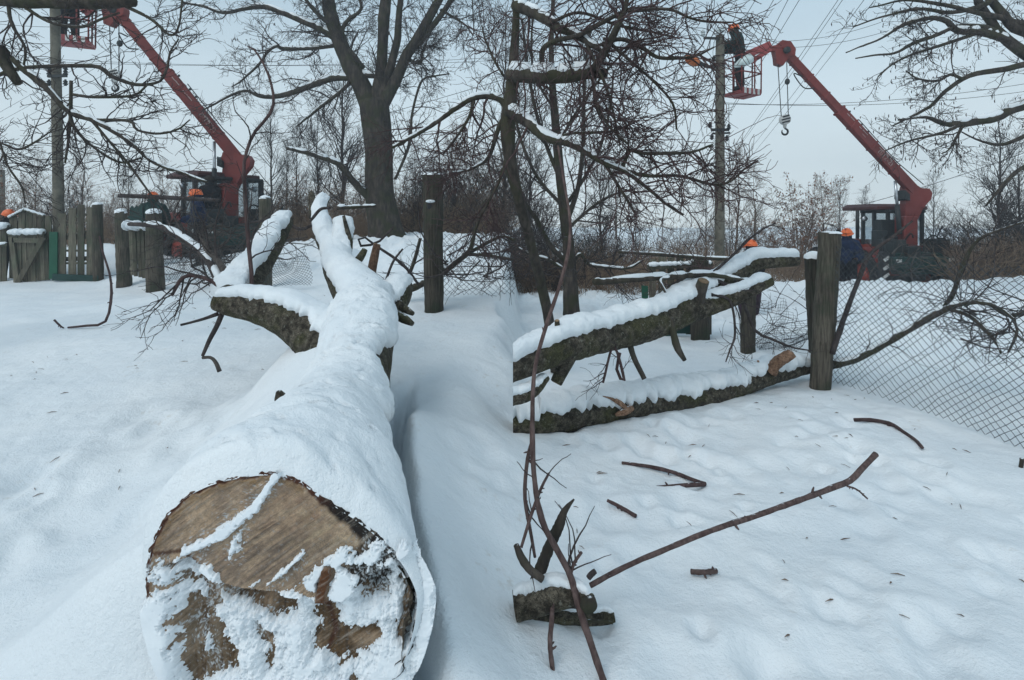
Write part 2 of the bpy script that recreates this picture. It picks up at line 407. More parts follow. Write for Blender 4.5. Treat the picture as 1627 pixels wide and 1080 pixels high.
CR = [zctl(850, 1080, .05), zctl(1200, 1080, 0), zctl(1640, 1080, 0), zctl(880, 850, .05), zctl(1020, 850, .02), zctl(1200, 850, 0), zctl(1600, 850, 0), zctl(1100, 720, -.02), zctl(840, 690, .03), zctl(900, 690, -.01),
      zctl(1000, 672, -.03), dctl(1303, 616, 5.2), zctl(1500, 660, -.05), dctl(1624, 722, 3.6), zctl(1060, 590, -.09), zctl(1160, 562, -.11), zctl(900, 570, -.06),
      dctl(1255, 490, 9), (1210, 11, -.56), zctl(1000, 540, -.1), dctl(880, 492, 9.5), dctl(880, 470, 12), dctl(1000, 470, 12), dctl(1255, 448, 13), dctl(1330, 449, 12),
      dctl(1400, 447, 11), dctl(1500, 451, 11), dctl(1640, 452, 11), dctl(1400, 500, 8.3), dctl(1600, 520, 7.5), dctl(1450, 560, 6.6), dctl(1640, 600, 5.6), (1380, 15, -.8),
      (1420, 18, -.85), (1560, 16, -.2), (1700, 16, .1), (1250, 20, -.2), (900, 20, -.1), (1150, 20, -.2), (900, 40, 0), (1300, 40, 0), (1620, 40, 0), (1620, 22, -.1)]
def tps(C):
    A = np.array(C, float); p = np.column_stack([A[:, 0] / 420, np.log(A[:, 1]) * 1.35]); z = A[:, 2]; n = len(p)
    def k(r2): return np.where(r2 > 0, .5 * r2 * np.log(np.maximum(r2, 1e-12)), 0)
    K = k(((p[:, None] - p[None]) ** 2).sum(-1)) + np.eye(n) * .012; Pm = np.column_stack([np.ones(n), p])
    S = np.linalg.solve(np.block([[K, Pm], [Pm.T, np.zeros((3, 3))]]), np.concatenate([z, np.zeros(3)]))
    def f(px, d):
        q = np.column_stack([np.ravel(px) / 420, np.log(np.ravel(d)) * 1.35]); o = np.zeros(len(q))
        for s in range(0, len(q), 40000):
            qq = q[s:s + 40000]; o[s:s + 40000] = k(((qq[:, None] - p[None]) ** 2).sum(-1)) @ S[:n] + np.column_stack([np.ones(len(qq)), qq]) @ S[n:]
        return np.clip(o, -1.0, 1.25).reshape(np.shape(px))
    return f
hL, hR = tps(CL), tps(CR)
# axis of the big felled trunk in front: (px, py, depth, radius)
LOGA = [(452, 964, 1.45, .362), (498, 810, 1.82, .295), (540, 690, 2.35, .225), (566, 595, 2.9, .190), (578, 530, 3.35, .195), (588, 495, 3.75, .185)]
LA = crom([np.append(W(a, b, c), r) for a, b, c, r in LOGA], 60)
_r = np.random.RandomState(5)
DENTS = [(_r.uniform(-2.6, -1.1), _r.uniform(2.0, 3.6), _r.uniform(.05, .14), _r.uniform(.02, .05)) for _ in range(60)] + \
        [(_r.uniform(.3, 2.9), _r.uniform(1.8, 4.4), _r.uniform(.035, .10), _r.uniform(.02, .055)) for _ in range(120)] + \
        [(_r.uniform(-.3, -.05), _r.uniform(1.8, 3.4), _r.uniform(.05, .1), _r.uniform(.02, .035)) for _ in range(6)] + \
        [(.33, 2.02, .03, .06), (.70, 1.98, .035, .05), (1.33, 2.1, .03, .04), (-1.72, 3.15, .05, .06), (-1.55, 3.1, .04, .05)]
def ground(X, Y, detail=True):
    X = np.asarray(X, float); Y = np.asarray(Y, float); sh = X.shape; X = X.ravel(); Y = Y.ravel()
    Yc = np.clip(Y, 1.35, 45); px = np.clip(X / Yc * F + CX, -250, 1850)
    ww = .22 * (1 - smooth(4.5, 7.0, Y)) + .14; w = smooth(-ww * 1.3, ww * .7, X + fbm(X * 1.5, Y * 1.5, None, 3, 77) * .4 + .06 * (1 - smooth(3, 5, Y)))
    z = hL(np.minimum(px, 812), Yc) * (1 - w) + hR(np.maximum(px, 818), Yc) * w
    if detail:
        near = np.exp(-Y / 9.0)
        z = z + fbm(X * .9, Y * .9, None, 3, 3) * .09 * smooth(1, 3, Y) + fbm(X * 3.1, Y * 3.1, None, 4, 11) * .075 * (.45 + .55 * smooth(-.25, .25, fbm(X * .7, Y * .7, None, 2, 61) + .12 * (X > 0))) + (np.abs(fbm(X * 7, Y * 7, None, 3, 23)) - .1) * -.020 * (.4 + near)
        z = z + (np.abs(fbm(X * 16, Y * 16, None, 3, 33)) - .12) * .022 * np.exp(-Y / 6) * smooth(-.15, .2, fbm(X * 1.1, Y * 1.1, None, 2, 71) + .05 * (X > 0))
        bank = smooth(8.2, 10.5, Y) * (1 - .75 * smooth(-5.2, -6.5, X)) * (1 - smooth(15, 18, Y)); z = z + bank * (np.maximum(fbm(X * 3.5, Y * 3.5, None, 3, 41), -.05) * .34 + np.maximum(fbm(X * 11, Y * 11, None, 2, 47), 0) * .12)
        for cx, cy, r, dp in DENTS:
            e = ((X - cx) ** 2 + ((Y - cy) * .75) ** 2) / r ** 2; mk = e < 16
            dp = dp * .62; z[mk] += -dp * np.exp(-e[mk]) + dp * .35 * np.exp(-(np.sqrt(e[mk]) - 1.7) ** 2 * 2.5)
    # snow heaped against the felled trunk on its left, a melted gap on its right
    ax = np.interp(Y, LA[:, 1], LA[:, 0]); az = np.interp(Y, LA[:, 1], LA[:, 2]); ar = np.interp(Y, LA[:, 1], LA[:, 3]); q = X - ax
    on = smooth(1.40, 1.62, Y) * (1 - smooth(3.5, 4.3, Y))
    wl = smooth(.95, -.05, -q - ar) * (q < 0); z = z + (az + .30 * ar - z) * (wl ** 1.25) * on * np.where(-q < ar * .75, 0.6, 1)
    wr = smooth(.42, .08, q - ar) * (q >= 0); z = z + (az - .62 * ar - z) * (wr ** 1.5) * on * .8 * (1 - smooth(2.7, 3.6, Y))
    nb = 1 + .9 * fbm(Y * 2.7, Y * 0 + 4.2, None, 2, 9)
    gv = smooth(-.22, .12, fbm(Y * 2.1, Y * 0 + 1.7, None, 2, 19) + .5 * smooth(2.1, 2.7, Y) - .12); z = z - on * (.10 + .28 * gv) * np.exp(-((q - ar - .030 * nb) / (.050 * nb)) ** 2) * (q > 0)
    return z.reshape(sh)
def gz(x, y): return float(ground(np.array([x]), np.array([y]))[0])
def axis_grid(lo, hi, step, ends, k):
    a = np.arange(lo, hi + 1e-6, step); g = [a]
    for sgn, end in ((-1, ends[0]), (1, ends[1])):
        p = lo if sgn < 0 else hi; s = step; out = []
        while (p - end) * sgn < 0: s *= k; p += sgn * s; out.append(p)
        g.append(np.array(out))
    return np.unique(np.concatenate(g))
def build_ground():
    xs = axis_grid(-4.6, 4.6, .022, (-80, 80), 1.045); ys = axis_grid(1.0, 5.5, .022, (-8, 110), 1.022)
    X, Y = np.meshgrid(xs, ys); Z = ground(X, Y)
    nx, ny = len(xs), len(ys); V = np.stack([X, Y, Z], -1).reshape(-1, 3)
    i = (np.arange(ny - 1)[:, None] * nx + np.arange(nx - 1)[None]).ravel(); Q = np.stack([i, i + 1, i + nx + 1, i + nx], 1)
    o = link('snow_ground', mesh_of('snow_ground', V, Q), M['snow']); o['kind'] = 'structure'; o['label'] = 'deep trampled snow covering the whole yard and verge'
build_ground()

# ------------------------------------------------------------------ logs with snow on them
def frames(P, sq=0.0, ax=None):
    t = np.gradient(P, axis=0); t /= np.linalg.norm(t, axis=1, keepdims=True)
    if sq:                                                        # sawn square to a given direction at its first end
        ax = np.array((0, 1., 0)) if ax is None else np.array(ax, float)
        S = np.concatenate([[0], np.cumsum(np.linalg.norm(np.diff(P, axis=0), axis=1))]); k = smooth(0, sq, S)[:, None]
        t = ax * (1 - k) + t * k; t /= np.linalg.norm(t, axis=1, keepdims=True)
    ref = np.array((0, 0, 1.)) if np.abs(t[:, 2]).max() < .93 else (np.array((0, 1., 0)) if np.abs(t[:, 1]).max() < .93 else np.array((1., 0, 0)))
    e1 = np.cross(t, ref); e1 /= np.linalg.norm(e1, axis=1, keepdims=True) + 1e-9
    return t, e1, np.cross(e1, t)
OUT = [(232, 915), (238, 872), (262, 822), (290, 791), (330, 770), (382, 757), (440, 752), (478, 764), (506, 786), (545, 810), (577, 831), (603, 853), (632, 882), (652, 912), (666, 946), (664, 978), (655, 1020), (630, 1080), (560, 1150), (452, 1178), (340, 1150), (275, 1090), (243, 1010), (234, 955)]
_o = np.array(OUT, float) - np.array((452., 964.)); _th = np.arctan2(-_o[:, 1], _o[:, 0]); _rr = np.hypot(_o[:, 0], _o[:, 1]); _s = np.argsort(_th)
OTH = np.concatenate([_th[_s] - 2 * np.pi, _th[_s], _th[_s] + 2 * np.pi]); ORR = np.tile(_rr[_s], 3)
def outline_ratio(phi, S, reach=.55):
    """how far the sawn outline departs from a circle, fading along the trunk; phi from straight up to the right"""
    a = (np.pi / 2 - phi + np.pi) % (2 * np.pi) - np.pi; q = np.interp(a, OTH, ORR) / F * 1.45 / .362
    return 1 + (q - 1) * (1 - smooth(0, reach, S))
def bark_tube(P, R, nphi=72, amp=.07, seed=0, k_long=2.2, k_round=26, caps=True, sq=0.0, ax=None):
    t, e1, e2 = frames(P, sq, ax); S = np.concatenate([[0], np.cumsum(np.linalg.norm(np.diff(P, axis=0), axis=1))]); n = len(P)
    ph = np.linspace(0, 2 * np.pi, nphi, endpoint=False); c, s = np.cos(ph), np.sin(ph); kr = k_round / 6.283
    SS = np.repeat(S[:, None], nphi, 1); rr = R[:, None]
    nz = np.abs(fbm(c[None] * kr * 1.6 + SS * 0, s[None] * kr * 1.6 + SS * 0, SS / R.mean() * k_long * .35, 3, seed)) * 2
    lump = fbm(c[None] * 1.1 + 7, s[None] * 1.1 + SS * 0, SS / R.mean() * .5, 3, seed + 5)
    r = rr * (1 + amp * (nz - .35) + .16 * lump)
    if sq and ax is None: r = r * outline_ratio(np.repeat(ph[None], n, 0), SS)
    V = P[:, None] + r[..., None] * (c[None, :, None] * e2[:, None] + s[None, :, None] * e1[:, None])
    i = np.arange(n - 1)[:, None] * nphi; k = np.arange(nphi)[None]; k2 = (k + 1) % nphi
    Q = np.stack([i + k, i + nphi + k, i + nphi + k2, i + k2], -1).reshape(-1, 4); V = V.reshape(-1, 3); T = []
    if caps:
        V = np.concatenate([V, P[:1], P[-1:]]); c0, c1 = n * nphi, n * nphi + 1
        for j in range(nphi): T += [(c0, j, (j + 1) % nphi), (c1, (n - 1) * nphi + (j + 1) % nphi, (n - 1) * nphi + j)]
    return V, Q, T
def snow_sheet(P, R, H, a0=-75, a1=75, nphi=56, seed=0, rag=14, ends=(.05, .05), sq=0.0, ax=None, lump=.45):
    """a blanket of snow over the upper side of a log; angles in degrees from straight up, positive to the right"""
    n = len(P); t, e1, e2 = frames(P, sq, ax); S = np.concatenate([[0], np.cumsum(np.linalg.norm(np.diff(P, axis=0), axis=1))])
    a0 = np.broadcast_to(np.asarray(a0, float), (n,)); a1 = np.broadcast_to(np.asarray(a1, float), (n,)); H = np.broadcast_to(np.asarray(H, float), (n,))
    m = R.mean(); r0 = fbm(S / m * .9, S * 0 + 3.3, None, 4, seed) * 2 * rag + fbm(S / m * 9, S * 0 + 1.3, None, 4, seed + 1) * rag * 1.5
    r1 = fbm(S / m * .9, S * 0 + 8.3, None, 4, seed + 2) * 2 * rag + fbm(S / m * 9, S * 0 + 5.3, None, 4, seed + 3) * rag * 1.5
    u = np.linspace(0, 1, nphi); ph = np.radians((a0 - r0)[:, None] * (1 - u) + (a1 + r1)[:, None] * u)
    prof = np.minimum(1, np.minimum(u, 1 - u) / .16); prof = np.sqrt(1 - (1 - prof) ** 2)
    en = np.clip(np.minimum((S / ends[0]) if ends[0] else np.ones(n), ((S[-1] - S) / ends[1]) if ends[1] else np.ones(n)), 0, 1); en = np.sqrt(np.maximum(0, 1 - (1 - en) ** 2))
    SS = np.repeat(S[:, None], nphi, 1)
    nz = fbm(SS / m * .8, ph * 1.2, None, 3, seed + 7) * (.7 + .4 * lump) + fbm(SS / m * 3.5, ph * 4, None, 4, seed + 8) * .42 * lump - np.maximum(0, fbm(SS / m * 7, ph * 7, None, 3, seed + 12) - .16) * 1.6 * lump
    up = np.clip(np.cos(ph), .12, 1) ** .7
    th = H[:, None] * prof[None] * en[:, None] * up * np.maximum(.35, 1 + nz) - .035 * R[:, None] * (1 - prof[None] * en[:, None])
    r = R[:, None] * 1.02 * (outline_ratio(ph, SS) if sq and ax is None else 1) + th
    V = P[:, None] + r[..., None] * (np.cos(ph)[..., None] * e2[:, None] + np.sin(ph)[..., None] * e1[:, None])
    i = np.arange(n - 1)[:, None] * nphi; k = np.arange(nphi - 1)[None]
    Q = np.stack([i + k, i + nphi + k, i + nphi + k + 1, i + k + 1], -1).reshape(-1, 4)
    return V.reshape(-1, 3), Q
def log_part(root, name, rows, n, H, a0=-75, a1=75, seed=0, amp=.07, nphi=64, mat='bark_log', rag=14, ends=(.05, .05), krnd=26, sq=0.0, ax=None):
    P, R = path(rows, n=n)
    b = MB(); b.add(*bark_tube(P, R, nphi, amp, seed, k_round=krnd, sq=sq, ax=ax)); o = b.build(name, M[mat], root, True)
    if H:
        s = MB(); s.add(*snow_sheet(P, R, H, a0, a1, seed=seed, rag=rag, ends=ends, sq=sq, ax=ax)); s.build('snow_cap', M['snow_cap'], root, True)
    return P, R
def stub(root, rows, n=8, sides=12, mat='bark_log', name='stub', rough=.12, cutmat='wood_pale', snow=False):
    P, R = path(rows, n=n); V, Q, T = bark_tube(P, R, sides, rough, int(rows[0][0]), caps=True)
    o = MB().add(V, Q, T).build(name, M[mat], root, True)
    if cutmat:
        t = P[-1] - P[-2]; t /= np.linalg.norm(t); c = MB(); c.tube([P[-1] - t * R[-1] * .1, P[-1] + t * R[-1] * .09], R[-1] * .9, 14); c.build('cut_end', M[cutmat], o)
    return P, R

def felled_log():
    base = W(452, 1170, 1.45)
    root = thing('felled_log', 'huge felled trunk blanketed in snow, its sawn end filling the lower left', 'log', (base[0], base[1], base[2]))
    A = LA; P, R = A[:, :3], A[:, 3]
    P2 = np.vstack([P]); R2 = R
    A = crom(np.column_stack([P2, R2]), 150); P, R = A[:, :3], A[:, 3]
    MB().add(*bark_tube(P[1:], R[1:] * .985, 120, .07, 2, caps=False, sq=.7)).build('trunk', M['bark_log'], root, True)
    # snow blanket: down to the ground on the left, ragged edge on the right
    k = np.linspace(0, 1, len(P))
    V, Q = snow_sheet(P, R, .066 + .014 * np.sin(k * 9 + 1) + .02 * smooth(.1, .4, k), -108, 56 + 52 * np.exp(-(k / .15) ** 2) + 22 * np.sin(k * 19) * smooth(.2, .35, k), 130, 4, rag=20, ends=(.06, .12), sq=.7, lump=.8)
    MB().add(V, Q).build('snow_cap', M['snow_cap'], root, True)
    face(root)
    # limbs
    log_part(root, 'limb', [(560, 580, 96, 3.2), (520, 552, 88, 3.3), (486, 522, 72, 3.4), (450, 501, 60, 3.45), (408, 489, 47, 3.5), (370, 484, 38, 3.53), (344, 479, 28, 3.55)], 70, .05, -38, 80, 7, .12, rag=18)
    log_part(root, 'limb', [(372, 478, 60, 3.62), (398, 440, 42, 3.9), (420, 410, 36, 4.3), (436, 382, 32, 4.7), (455, 352, 22, 5.1)], 60, .075, -95, 40, 17)
    log_part(root, 'limb', [(588, 505, 86, 3.6), (564, 466, 66, 3.8), (540, 434, 48, 4.1), (530, 402, 38, 4.5), (513, 370, 28, 4.9), (508, 340, 18, 5.2), (516, 316, 15, 5.4)], 80, .052, -72, 66, 23, .10)
    log_part(root, 'limb', [(540, 415, 34, 4.4), (545, 390, 30, 4.5), (548, 365, 26, 4.6), (551, 350, 22, 4.65)], 30, .07, -110, 60, 29)
    log_part(root, 'limb', [(590, 505, 70, 3.65), (616, 490, 48, 3.8), (632, 468, 44, 4.0), (645, 455, 24, 4.2)], 40, .05, -80, 50, 31)
    # stubs and a torn splinter
    stub(root, [(556, 448, 16, 4.0), (562, 425, 15, 4.0), (575, 405, 12, 4.05), (580, 396, 9, 4.05)], cutmat=None)
    stub(root, [(584, 466, 13, 3.9), (589, 440, 15, 3.9), (594, 412, 14, 3.92), (599, 388, 12, 3.94)], mat='wood_split', cutmat='wood_pale')
    stub(root, [(570, 478, 24, 3.7), (576, 470, 22, 3.68), (580, 462, 12, 3.66)], cutmat=None)
    stub(root, [(588, 512, 20, 3.25), (593, 506, 20, 3.12), (596, 500, 13, 3.05)], cutmat=None)
    stub(root, [(630, 500, 16, 3.5), (645, 508, 14, 3.45), (655, 514, 8, 3.4)], cutmat=None)
    stub(root, [(632, 482, 14, 3.7), (645, 492, 12, 3.7), (656, 498, 7, 3.65)], cutmat=None)
    stub(root, [(478, 660, 34, 2.5), (456, 645, 28, 2.40), (446, 632, 20, 2.36), (443, 622, 9, 2.35)], cutmat=None)
    stub(root, [(472, 672, 26, 2.45), (452, 662, 18, 2.36), (441, 664, 12, 2.33), (437, 672, 5, 2.32)], cutmat=None)
    stub(root, [(500, 345, 18, 5.2), (497, 325, 15, 5.25), (494, 305, 8, 5.3)], cutmat=None, rough=.3)
    stub(root, [(552, 400, 12, 4.4), (556, 385, 10, 4.4), (546, 343, 5, 4.45)], cutmat=None)
    b = MB(); a = W(632, 460, 4.1); c = W(652, 440, 4.15); b.bar(a, c, .055, .035); b.build('splinter', M['wood_split'], root)
    # dark tapering shoots growing off the limbs
    def shoot(rows, d0, d1, name='branch', mat='twig_dark', sides=7, n=14):
        P, R = path(rows, d0, d1, n); b = MB(); b.tube(P, R, sides); b.build(name, M[mat], root, True); return P, R
    sh = [shoot([(398, 470, 7.2), (400, 440, 6.48), (396, 400, 6.48), (392, 350, 6.48), (389, 300, 5.76), (388, 258, 5.04), (402, 214, 5.04), (428, 182, 5.04), (435, 155, 4.32), (424, 112, 3.6), (405, 80, 2.88), (394, 74, 2.16)], 3.6, 4.0, n=26, mat='twig_red'),
          shoot([(358, 484, 9), (346, 515, 8), (333, 540, 7), (322, 565, 5)], 3.6, 3.35),
          shoot([(347, 498, 7), (325, 506, 5), (300, 513, 4), (287, 516, 4)], 3.6, 3.5),
          shoot([(357, 470, 12), (345, 440, 14), (335, 420, 12), (318, 398, 10), (290, 378, 9), (262, 362, 9), (235, 357, 8), (205, 356, 6)], 3.6, 4.6),
          shoot([(358, 468, 8), (340, 448, 7), (312, 438, 6), (292, 440, 6), (282, 452, 6), (273, 470, 4)], 3.6, 3.5, mat='twig_red'),
          shoot([(360, 436, 12), (345, 412, 10), (330, 398, 9), (322, 380, 8), (322, 365, 6), (340, 358, 5), (365, 362, 3)], 3.7, 4.2, mat='twig_grey'),
          shoot([(500, 352, 4), (488, 362, 5), (470, 362, 5), (440, 340, 5), (420, 350, 4), (380, 356, 3)], 5.1, 5.4),
          shoot([(598, 327, 4), (560, 329, 6), (535, 330, 7)], 5.0, 4.9, mat='bark_limb'),
          shoot([(525, 330, 4), (510, 332, 5), (498, 345, 5), (493, 352, 3)], 4.6, 4.6),
          shoot([(625, 360, 3), (600, 385, 4), (570, 390, 4), (575, 375, 3), (600, 392, 4), (640, 420, 5), (665, 452, 4)], 4.6, 4.9),
          shoot([(640, 395, 3), (625, 415, 4), (615, 440, 4), (610, 455, 3)], 4.5, 4.4)]
    Ps, Rs = stack([sh[i] for i in (0, 3, 4, 5)], 16); rg = np.random.RandomState(3); b = MB()
    A1 = spawn(rg, Ps, Rs, 11, (.2, .75), (25, 80), 8, .02, .22, .5, .0028, .1, .98); A2 = spawn(rg, *A1, 4, (.1, .36), (25, 65), 6, .02, .25, .6, .002, .2, 1)
    A3 = spawn(rg, *A2, 2, (.05, .16), (25, 60), 4, .02, .25, .7, .0018, .3, 1)
    for a, s in ((A1, 5), (A2, 3), (A3, 3)): add_tubes(b, *a, s)
    b.build('twigs', M['twig_dark'], root, True, kind='stuff')
    b = MB()
    for i in (3, 7): snow_on(b, *sh[i], rg, 1.0)
    b.build('snow_ridge', M['snow_cap'], root, True)
    b = MB(); b.tube(*path([(322, 568, 5), (335, 568, 5), (343, 576, 6), (349, 590, 7)], 3.34, 3.3, 10), 7); q = b.build('broken_branch', M['twig_grey'], None, True)
    tag(q, 'short broken twig fallen on the snow below the sawn limb', 'twig')

def face(root):
    """the sawn end: a relief of two cutting levels, edged by bark"""
    d = 1.45; pc = np.array((452., 964.)); n = 330
    th, rr = OTH, ORR
    nt, nr = 420, 150
    T = np.linspace(-np.pi, np.pi, nt, endpoint=False); edge = np.interp(T, th, rr)
    edge = edge * (1 + .012 * (fbm(np.cos(T) * 30, np.sin(T) * 30, None, 3, 2)) * 2) + 3.5 * (np.abs(fbm(np.cos(T) * 14, np.sin(T) * 14, None, 3, 8)) * 2 - .3)
    rho = np.linspace(0, 1, nr) ** .75
    TT, RR = np.meshgrid(T, rho); E = np.repeat(edge[None], nr, 0); x = pc[0] + RR * E * np.cos(TT); y = pc[1] - RR * E * np.sin(TT)
    def seg(ax, ay, bx, by):
        vx, vy = bx - ax, by - ay; u = np.clip(((x - ax) * vx + (y - ay) * vy) / (vx * vx + vy * vy), 0, 1); return np.hypot(x - ax - u * vx, y - ay - u * vy)
    nz1 = fbm(x / 22, y / 22, None, 4, 5); nz2 = fbm(x / 7, y / 7, None, 3, 15); nz3 = fbm(x / 60, y / 60, None, 3, 25)
    ang = math.radians(35); su = (x * math.cos(ang) - y * math.sin(ang)); sv = (x * math.sin(ang) + y * math.cos(ang))
    streak = fbm(su / 60, sv / 2.2, None, 4, 35); streak2 = fbm(su / 26, sv / 5, None, 3, 36)
    # lower step: below this line the wood was torn away
    def lower(x, y):
        step = np.interp(x, [225, 275, 305, 345, 395, 440, 500, 545, 600, 670], [905, 890, 884, 922, 934, 938, 950, 948, 905, 860]) + fbm(x / 22, y / 22, None, 4, 5) * 8
        return smooth(0, 7, y - step) * (1 - smooth(300, 262, x) * smooth(890, 905, y))      # the left rim keeps the upper level
    low = lower(x, y)
    col = np.zeros(x.shape + (3,))
    tan = np.array((.56, .40, .27)); grey = np.array((.32, .235, .175)); cream = np.array((.60, .46, .30)); brown = np.array((.135, .082, .042)); red = np.array((.10, .035, .020)); dark = np.array((.018, .015, .014))
    def lerp(c, t, f): return c * (1 - f[..., None]) + t * f[..., None]
    f = np.clip(.42 + streak * 1.9 + nz1 * 1.6 + nz3 * 1.6, 0, 1); col = col + tan; col = lerp(col, grey, f * .8)
    rings = np.sin(np.hypot((x - 430) * 1.0, (y - 930) * 1.05) / 2.1 + nz3 * 14); col = col * (1 + .10 * rings[..., None] * np.clip(.6 + nz1 * 2, 0, 1)[..., None])
    col = lerp(col, cream, np.clip(.55 + streak2 * 1.8, 0, 1) * .8 * np.exp(-((x - 520) / 75) ** 2 - ((y - 835) / 60) ** 2))
    col = lerp(col, np.array((.36, .19, .12)), np.clip(.5 + nz1 * 2, 0, 1) * .55 * np.exp(-((x - 480) / 60) ** 2 - ((y - 815) / 35) ** 2))
    col = lerp(col, np.array((.11, .085, .075)), np.clip(.45 + streak * 2.4, 0, 1) * .75 * np.exp(-((x - 430) / 95) ** 2 - ((y - 872) / 36) ** 2))
    col = lerp(col, brown * 1.15, low * np.clip(.75 + nz1 * 1.5 + streak * .8, 0, 1))
    vs_ = fbm(x / 4.5, y / 60, None, 4, 55); bl = low * smooth(420, 330, x); col = lerp(col, np.array((.26, .20, .14)), bl * np.clip(.4 + vs_ * 3, 0, 1) * .8)
    col = lerp(col, dark * 2.2, low * np.clip(-.1 - vs_ * 3.2, 0, 1) * .7)
    rim = (1 - RR) * E
    w_rim = np.interp(TT, np.radians([-180, -150, 0, 25, 45, 60, 75, 95, 180]), [9, 6, 24, 34, 32, 26, 9, 7, 9])
    fr = smooth(1.0, .55, rim / (w_rim * (1 + nz1 * .9))); dk = smooth(math.radians(78), math.radians(62), TT) * smooth(math.radians(-60), math.radians(-30), TT)
    barkc = lerp(np.broadcast_to(red, col.shape), dark * 1.4, np.clip(dk + nz2 * .6, 0, 1)); col = lerp(col, barkc, fr)
    ochre = smooth(2.6, 1.1, rim / w_rim) * (1 - fr) * (TT > math.radians(80)); col = lerp(col, np.array((.24, .135, .045)), ochre * np.clip(.6 + nz2, 0, 1) * .8)
    rot = smooth(.62, .30, np.hypot((x - 598) / 95, (y - 905) / 95) + nz1 * .35 + nz2 * .2); col = lerp(col, dark, rot * .95)
    for a, wd_ in (((300, 880, 345, 925), 3.0), ((345, 925, 395, 950), 2.5), ((505, 900, 510, 960), 3), ((508, 960, 525, 1020), 3), ((525, 1020, 500, 1080), 3), ((238, 880, 302, 872), 2)):
        col = lerp(col, red * .9, smooth(wd_ * 2, wd_ * .6, seg(*a) + nz2 * 3) * .85)
    strip = smooth(11, 6, seg(521, 905, 508, 965) + nz2 * 6); col = lerp(col, np.array((.15, .062, .028)), strip)
    fro = np.zeros_like(x)
    for a, w_, s_ in (((440, 760, 300, 880), 26, .5), ((385, 840, 370, 880), 24, .6), ((250, 905, 320, 910), 30, .8), ((330, 960, 400, 1000), 45, .8), ((600, 900, 600, 960), 60, .8), ((300, 1000, 330, 1080), 30, .6), ((640, 1000, 645, 1040), 20, .8), ((480, 890, 440, 930), 20, .4)): fro = np.maximum(fro, s_ * np.clip(1.2 - seg(*a) / w_, 0, 1))
    sp = vnoise(x / 1.6, y / 1.6, None, 91) * .6 + vnoise(x / 4, y / 4, None, 92) * .4; col = lerp(col, np.array((.72, .77, .80)), smooth(.72, .86, sp + fro * .38 - .06) * np.clip(fro * 3, 0, 1) * .85)
    col = np.clip(col * (1 + nz2[..., None] * .55), .004, .8)
    # relief in metres, positive = towards the viewer
    z = streak * .009 + nz2 * .005 - low * .050 - low * .014 * nz1 - .02 * smooth(.75, .3, np.hypot((x - 395) / 55, (y - 955) / 32)) - fr * .004 * (1 + nz2 * 3) + rot * nz2 * .012 + strip * .02
    Vw = np.stack([(x - CX) / F * d, d - .004 - z, CAMZ + (HY - y) / F * d], -1)
    # the face leans a touch like the trunk's end
    i = np.arange(nr - 1)[:, None] * nt; k = np.arange(nt)[None]; k2 = (k + 1) % nt
    Q = np.stack([i + k, i + nt + k, i + nt + k2, i + k2], -1).reshape(-1, 4)
    # skirt that joins the face to the bark behind
    last = Vw[-1].copy(); sk = [last]
    for q in range(1, 9):
        rowv = Vw[-1].copy(); rowv[:, 1] = d + q * .012
        rowv[:, [0, 2]] += (np.stack([np.cos(T), np.sin(T)], 1) * (.004 * (fbm(np.cos(T) * 20 + q, np.sin(T) * 20, None, 2, 3) * 6))[:, None]); sk.append(rowv)
    Vs = np.concatenate(sk[1:]); Vall = np.concatenate([Vw.reshape(-1, 3), Vs]); n0 = (nr - 1) * nt
    i = n0 + np.arange(8)[:, None] * nt; Q2 = np.stack([i + k, i + nt + k, i + nt + k2, i + k2], -1).reshape(-1, 4)
    Call = np.concatenate([col.reshape(-1, 3), np.tile(barkc[-1], (8, 1))])
    me = mesh_of('cut_face', Vall - origin_of(root), np.concatenate([Q, Q2]))
    at = me.color_attributes.new('wood', 'FLOAT_COLOR', 'POINT'); at.data.foreach_set('color', np.column_stack([Call, np.ones(len(Call))]).astype(np.float32).ravel())
    t = NT('sawn_wood'); a = t.n('ShaderNodeVertexColor', layer_name='wood'); g = t.noise(240, 4, .7)
    mp = t.n('ShaderNodeMapping'); mp.inputs['Rotation'].default_value = (0, math.radians(35), 0); t.l(t.tc, mp.inputs[0])
    fb = t.noise(26, 6, .7, vec=mp.outputs[0], stretch=(1, 1, 14)); fb2 = t.noise(9, 5, .65, vec=mp.outputs[0], stretch=(1, 1, 9))
    c = t.mix(t.rng(fb, .30, .50, .55, 0), a.outputs[0], (.085, .065, .05)); c = t.mix(t.rng(fb2, .52, .72, 0, .5), c, (.56, .49, .41)); c = t.mix(t.rng(t.noise(120, 3, .7), .58, .70, 0, .35), c, (.66, .68, .69))
    t.col(t.mix(t.rng(g, .25, .75, 0, .4), c, (.02, .015, .01))).set(.85, 0, .2); t.bump(t.math('ADD', t.math('MULTIPLY', fb, 1.3), t.math('MULTIPLY', g, .6)), .8, .005)
    fo = link('cut_face', me, t.m, root); fo['label'] = 'pale brown sawn end with torn lower edge and dark bark rim'
    # snow sticking to the face: real crusts with thickness, where the photograph shows them
    g = 470; gx, gy = np.meshgrid(np.linspace(225, 690, g), np.linspace(745, 1190, g)); x, y = gx, gy
    nz1 = fbm(x / 18, y / 18, None, 4, 75); nz2 = fbm(x / 5, y / 5, None, 3, 85)
    fld = np.full(x.shape, -1.0)
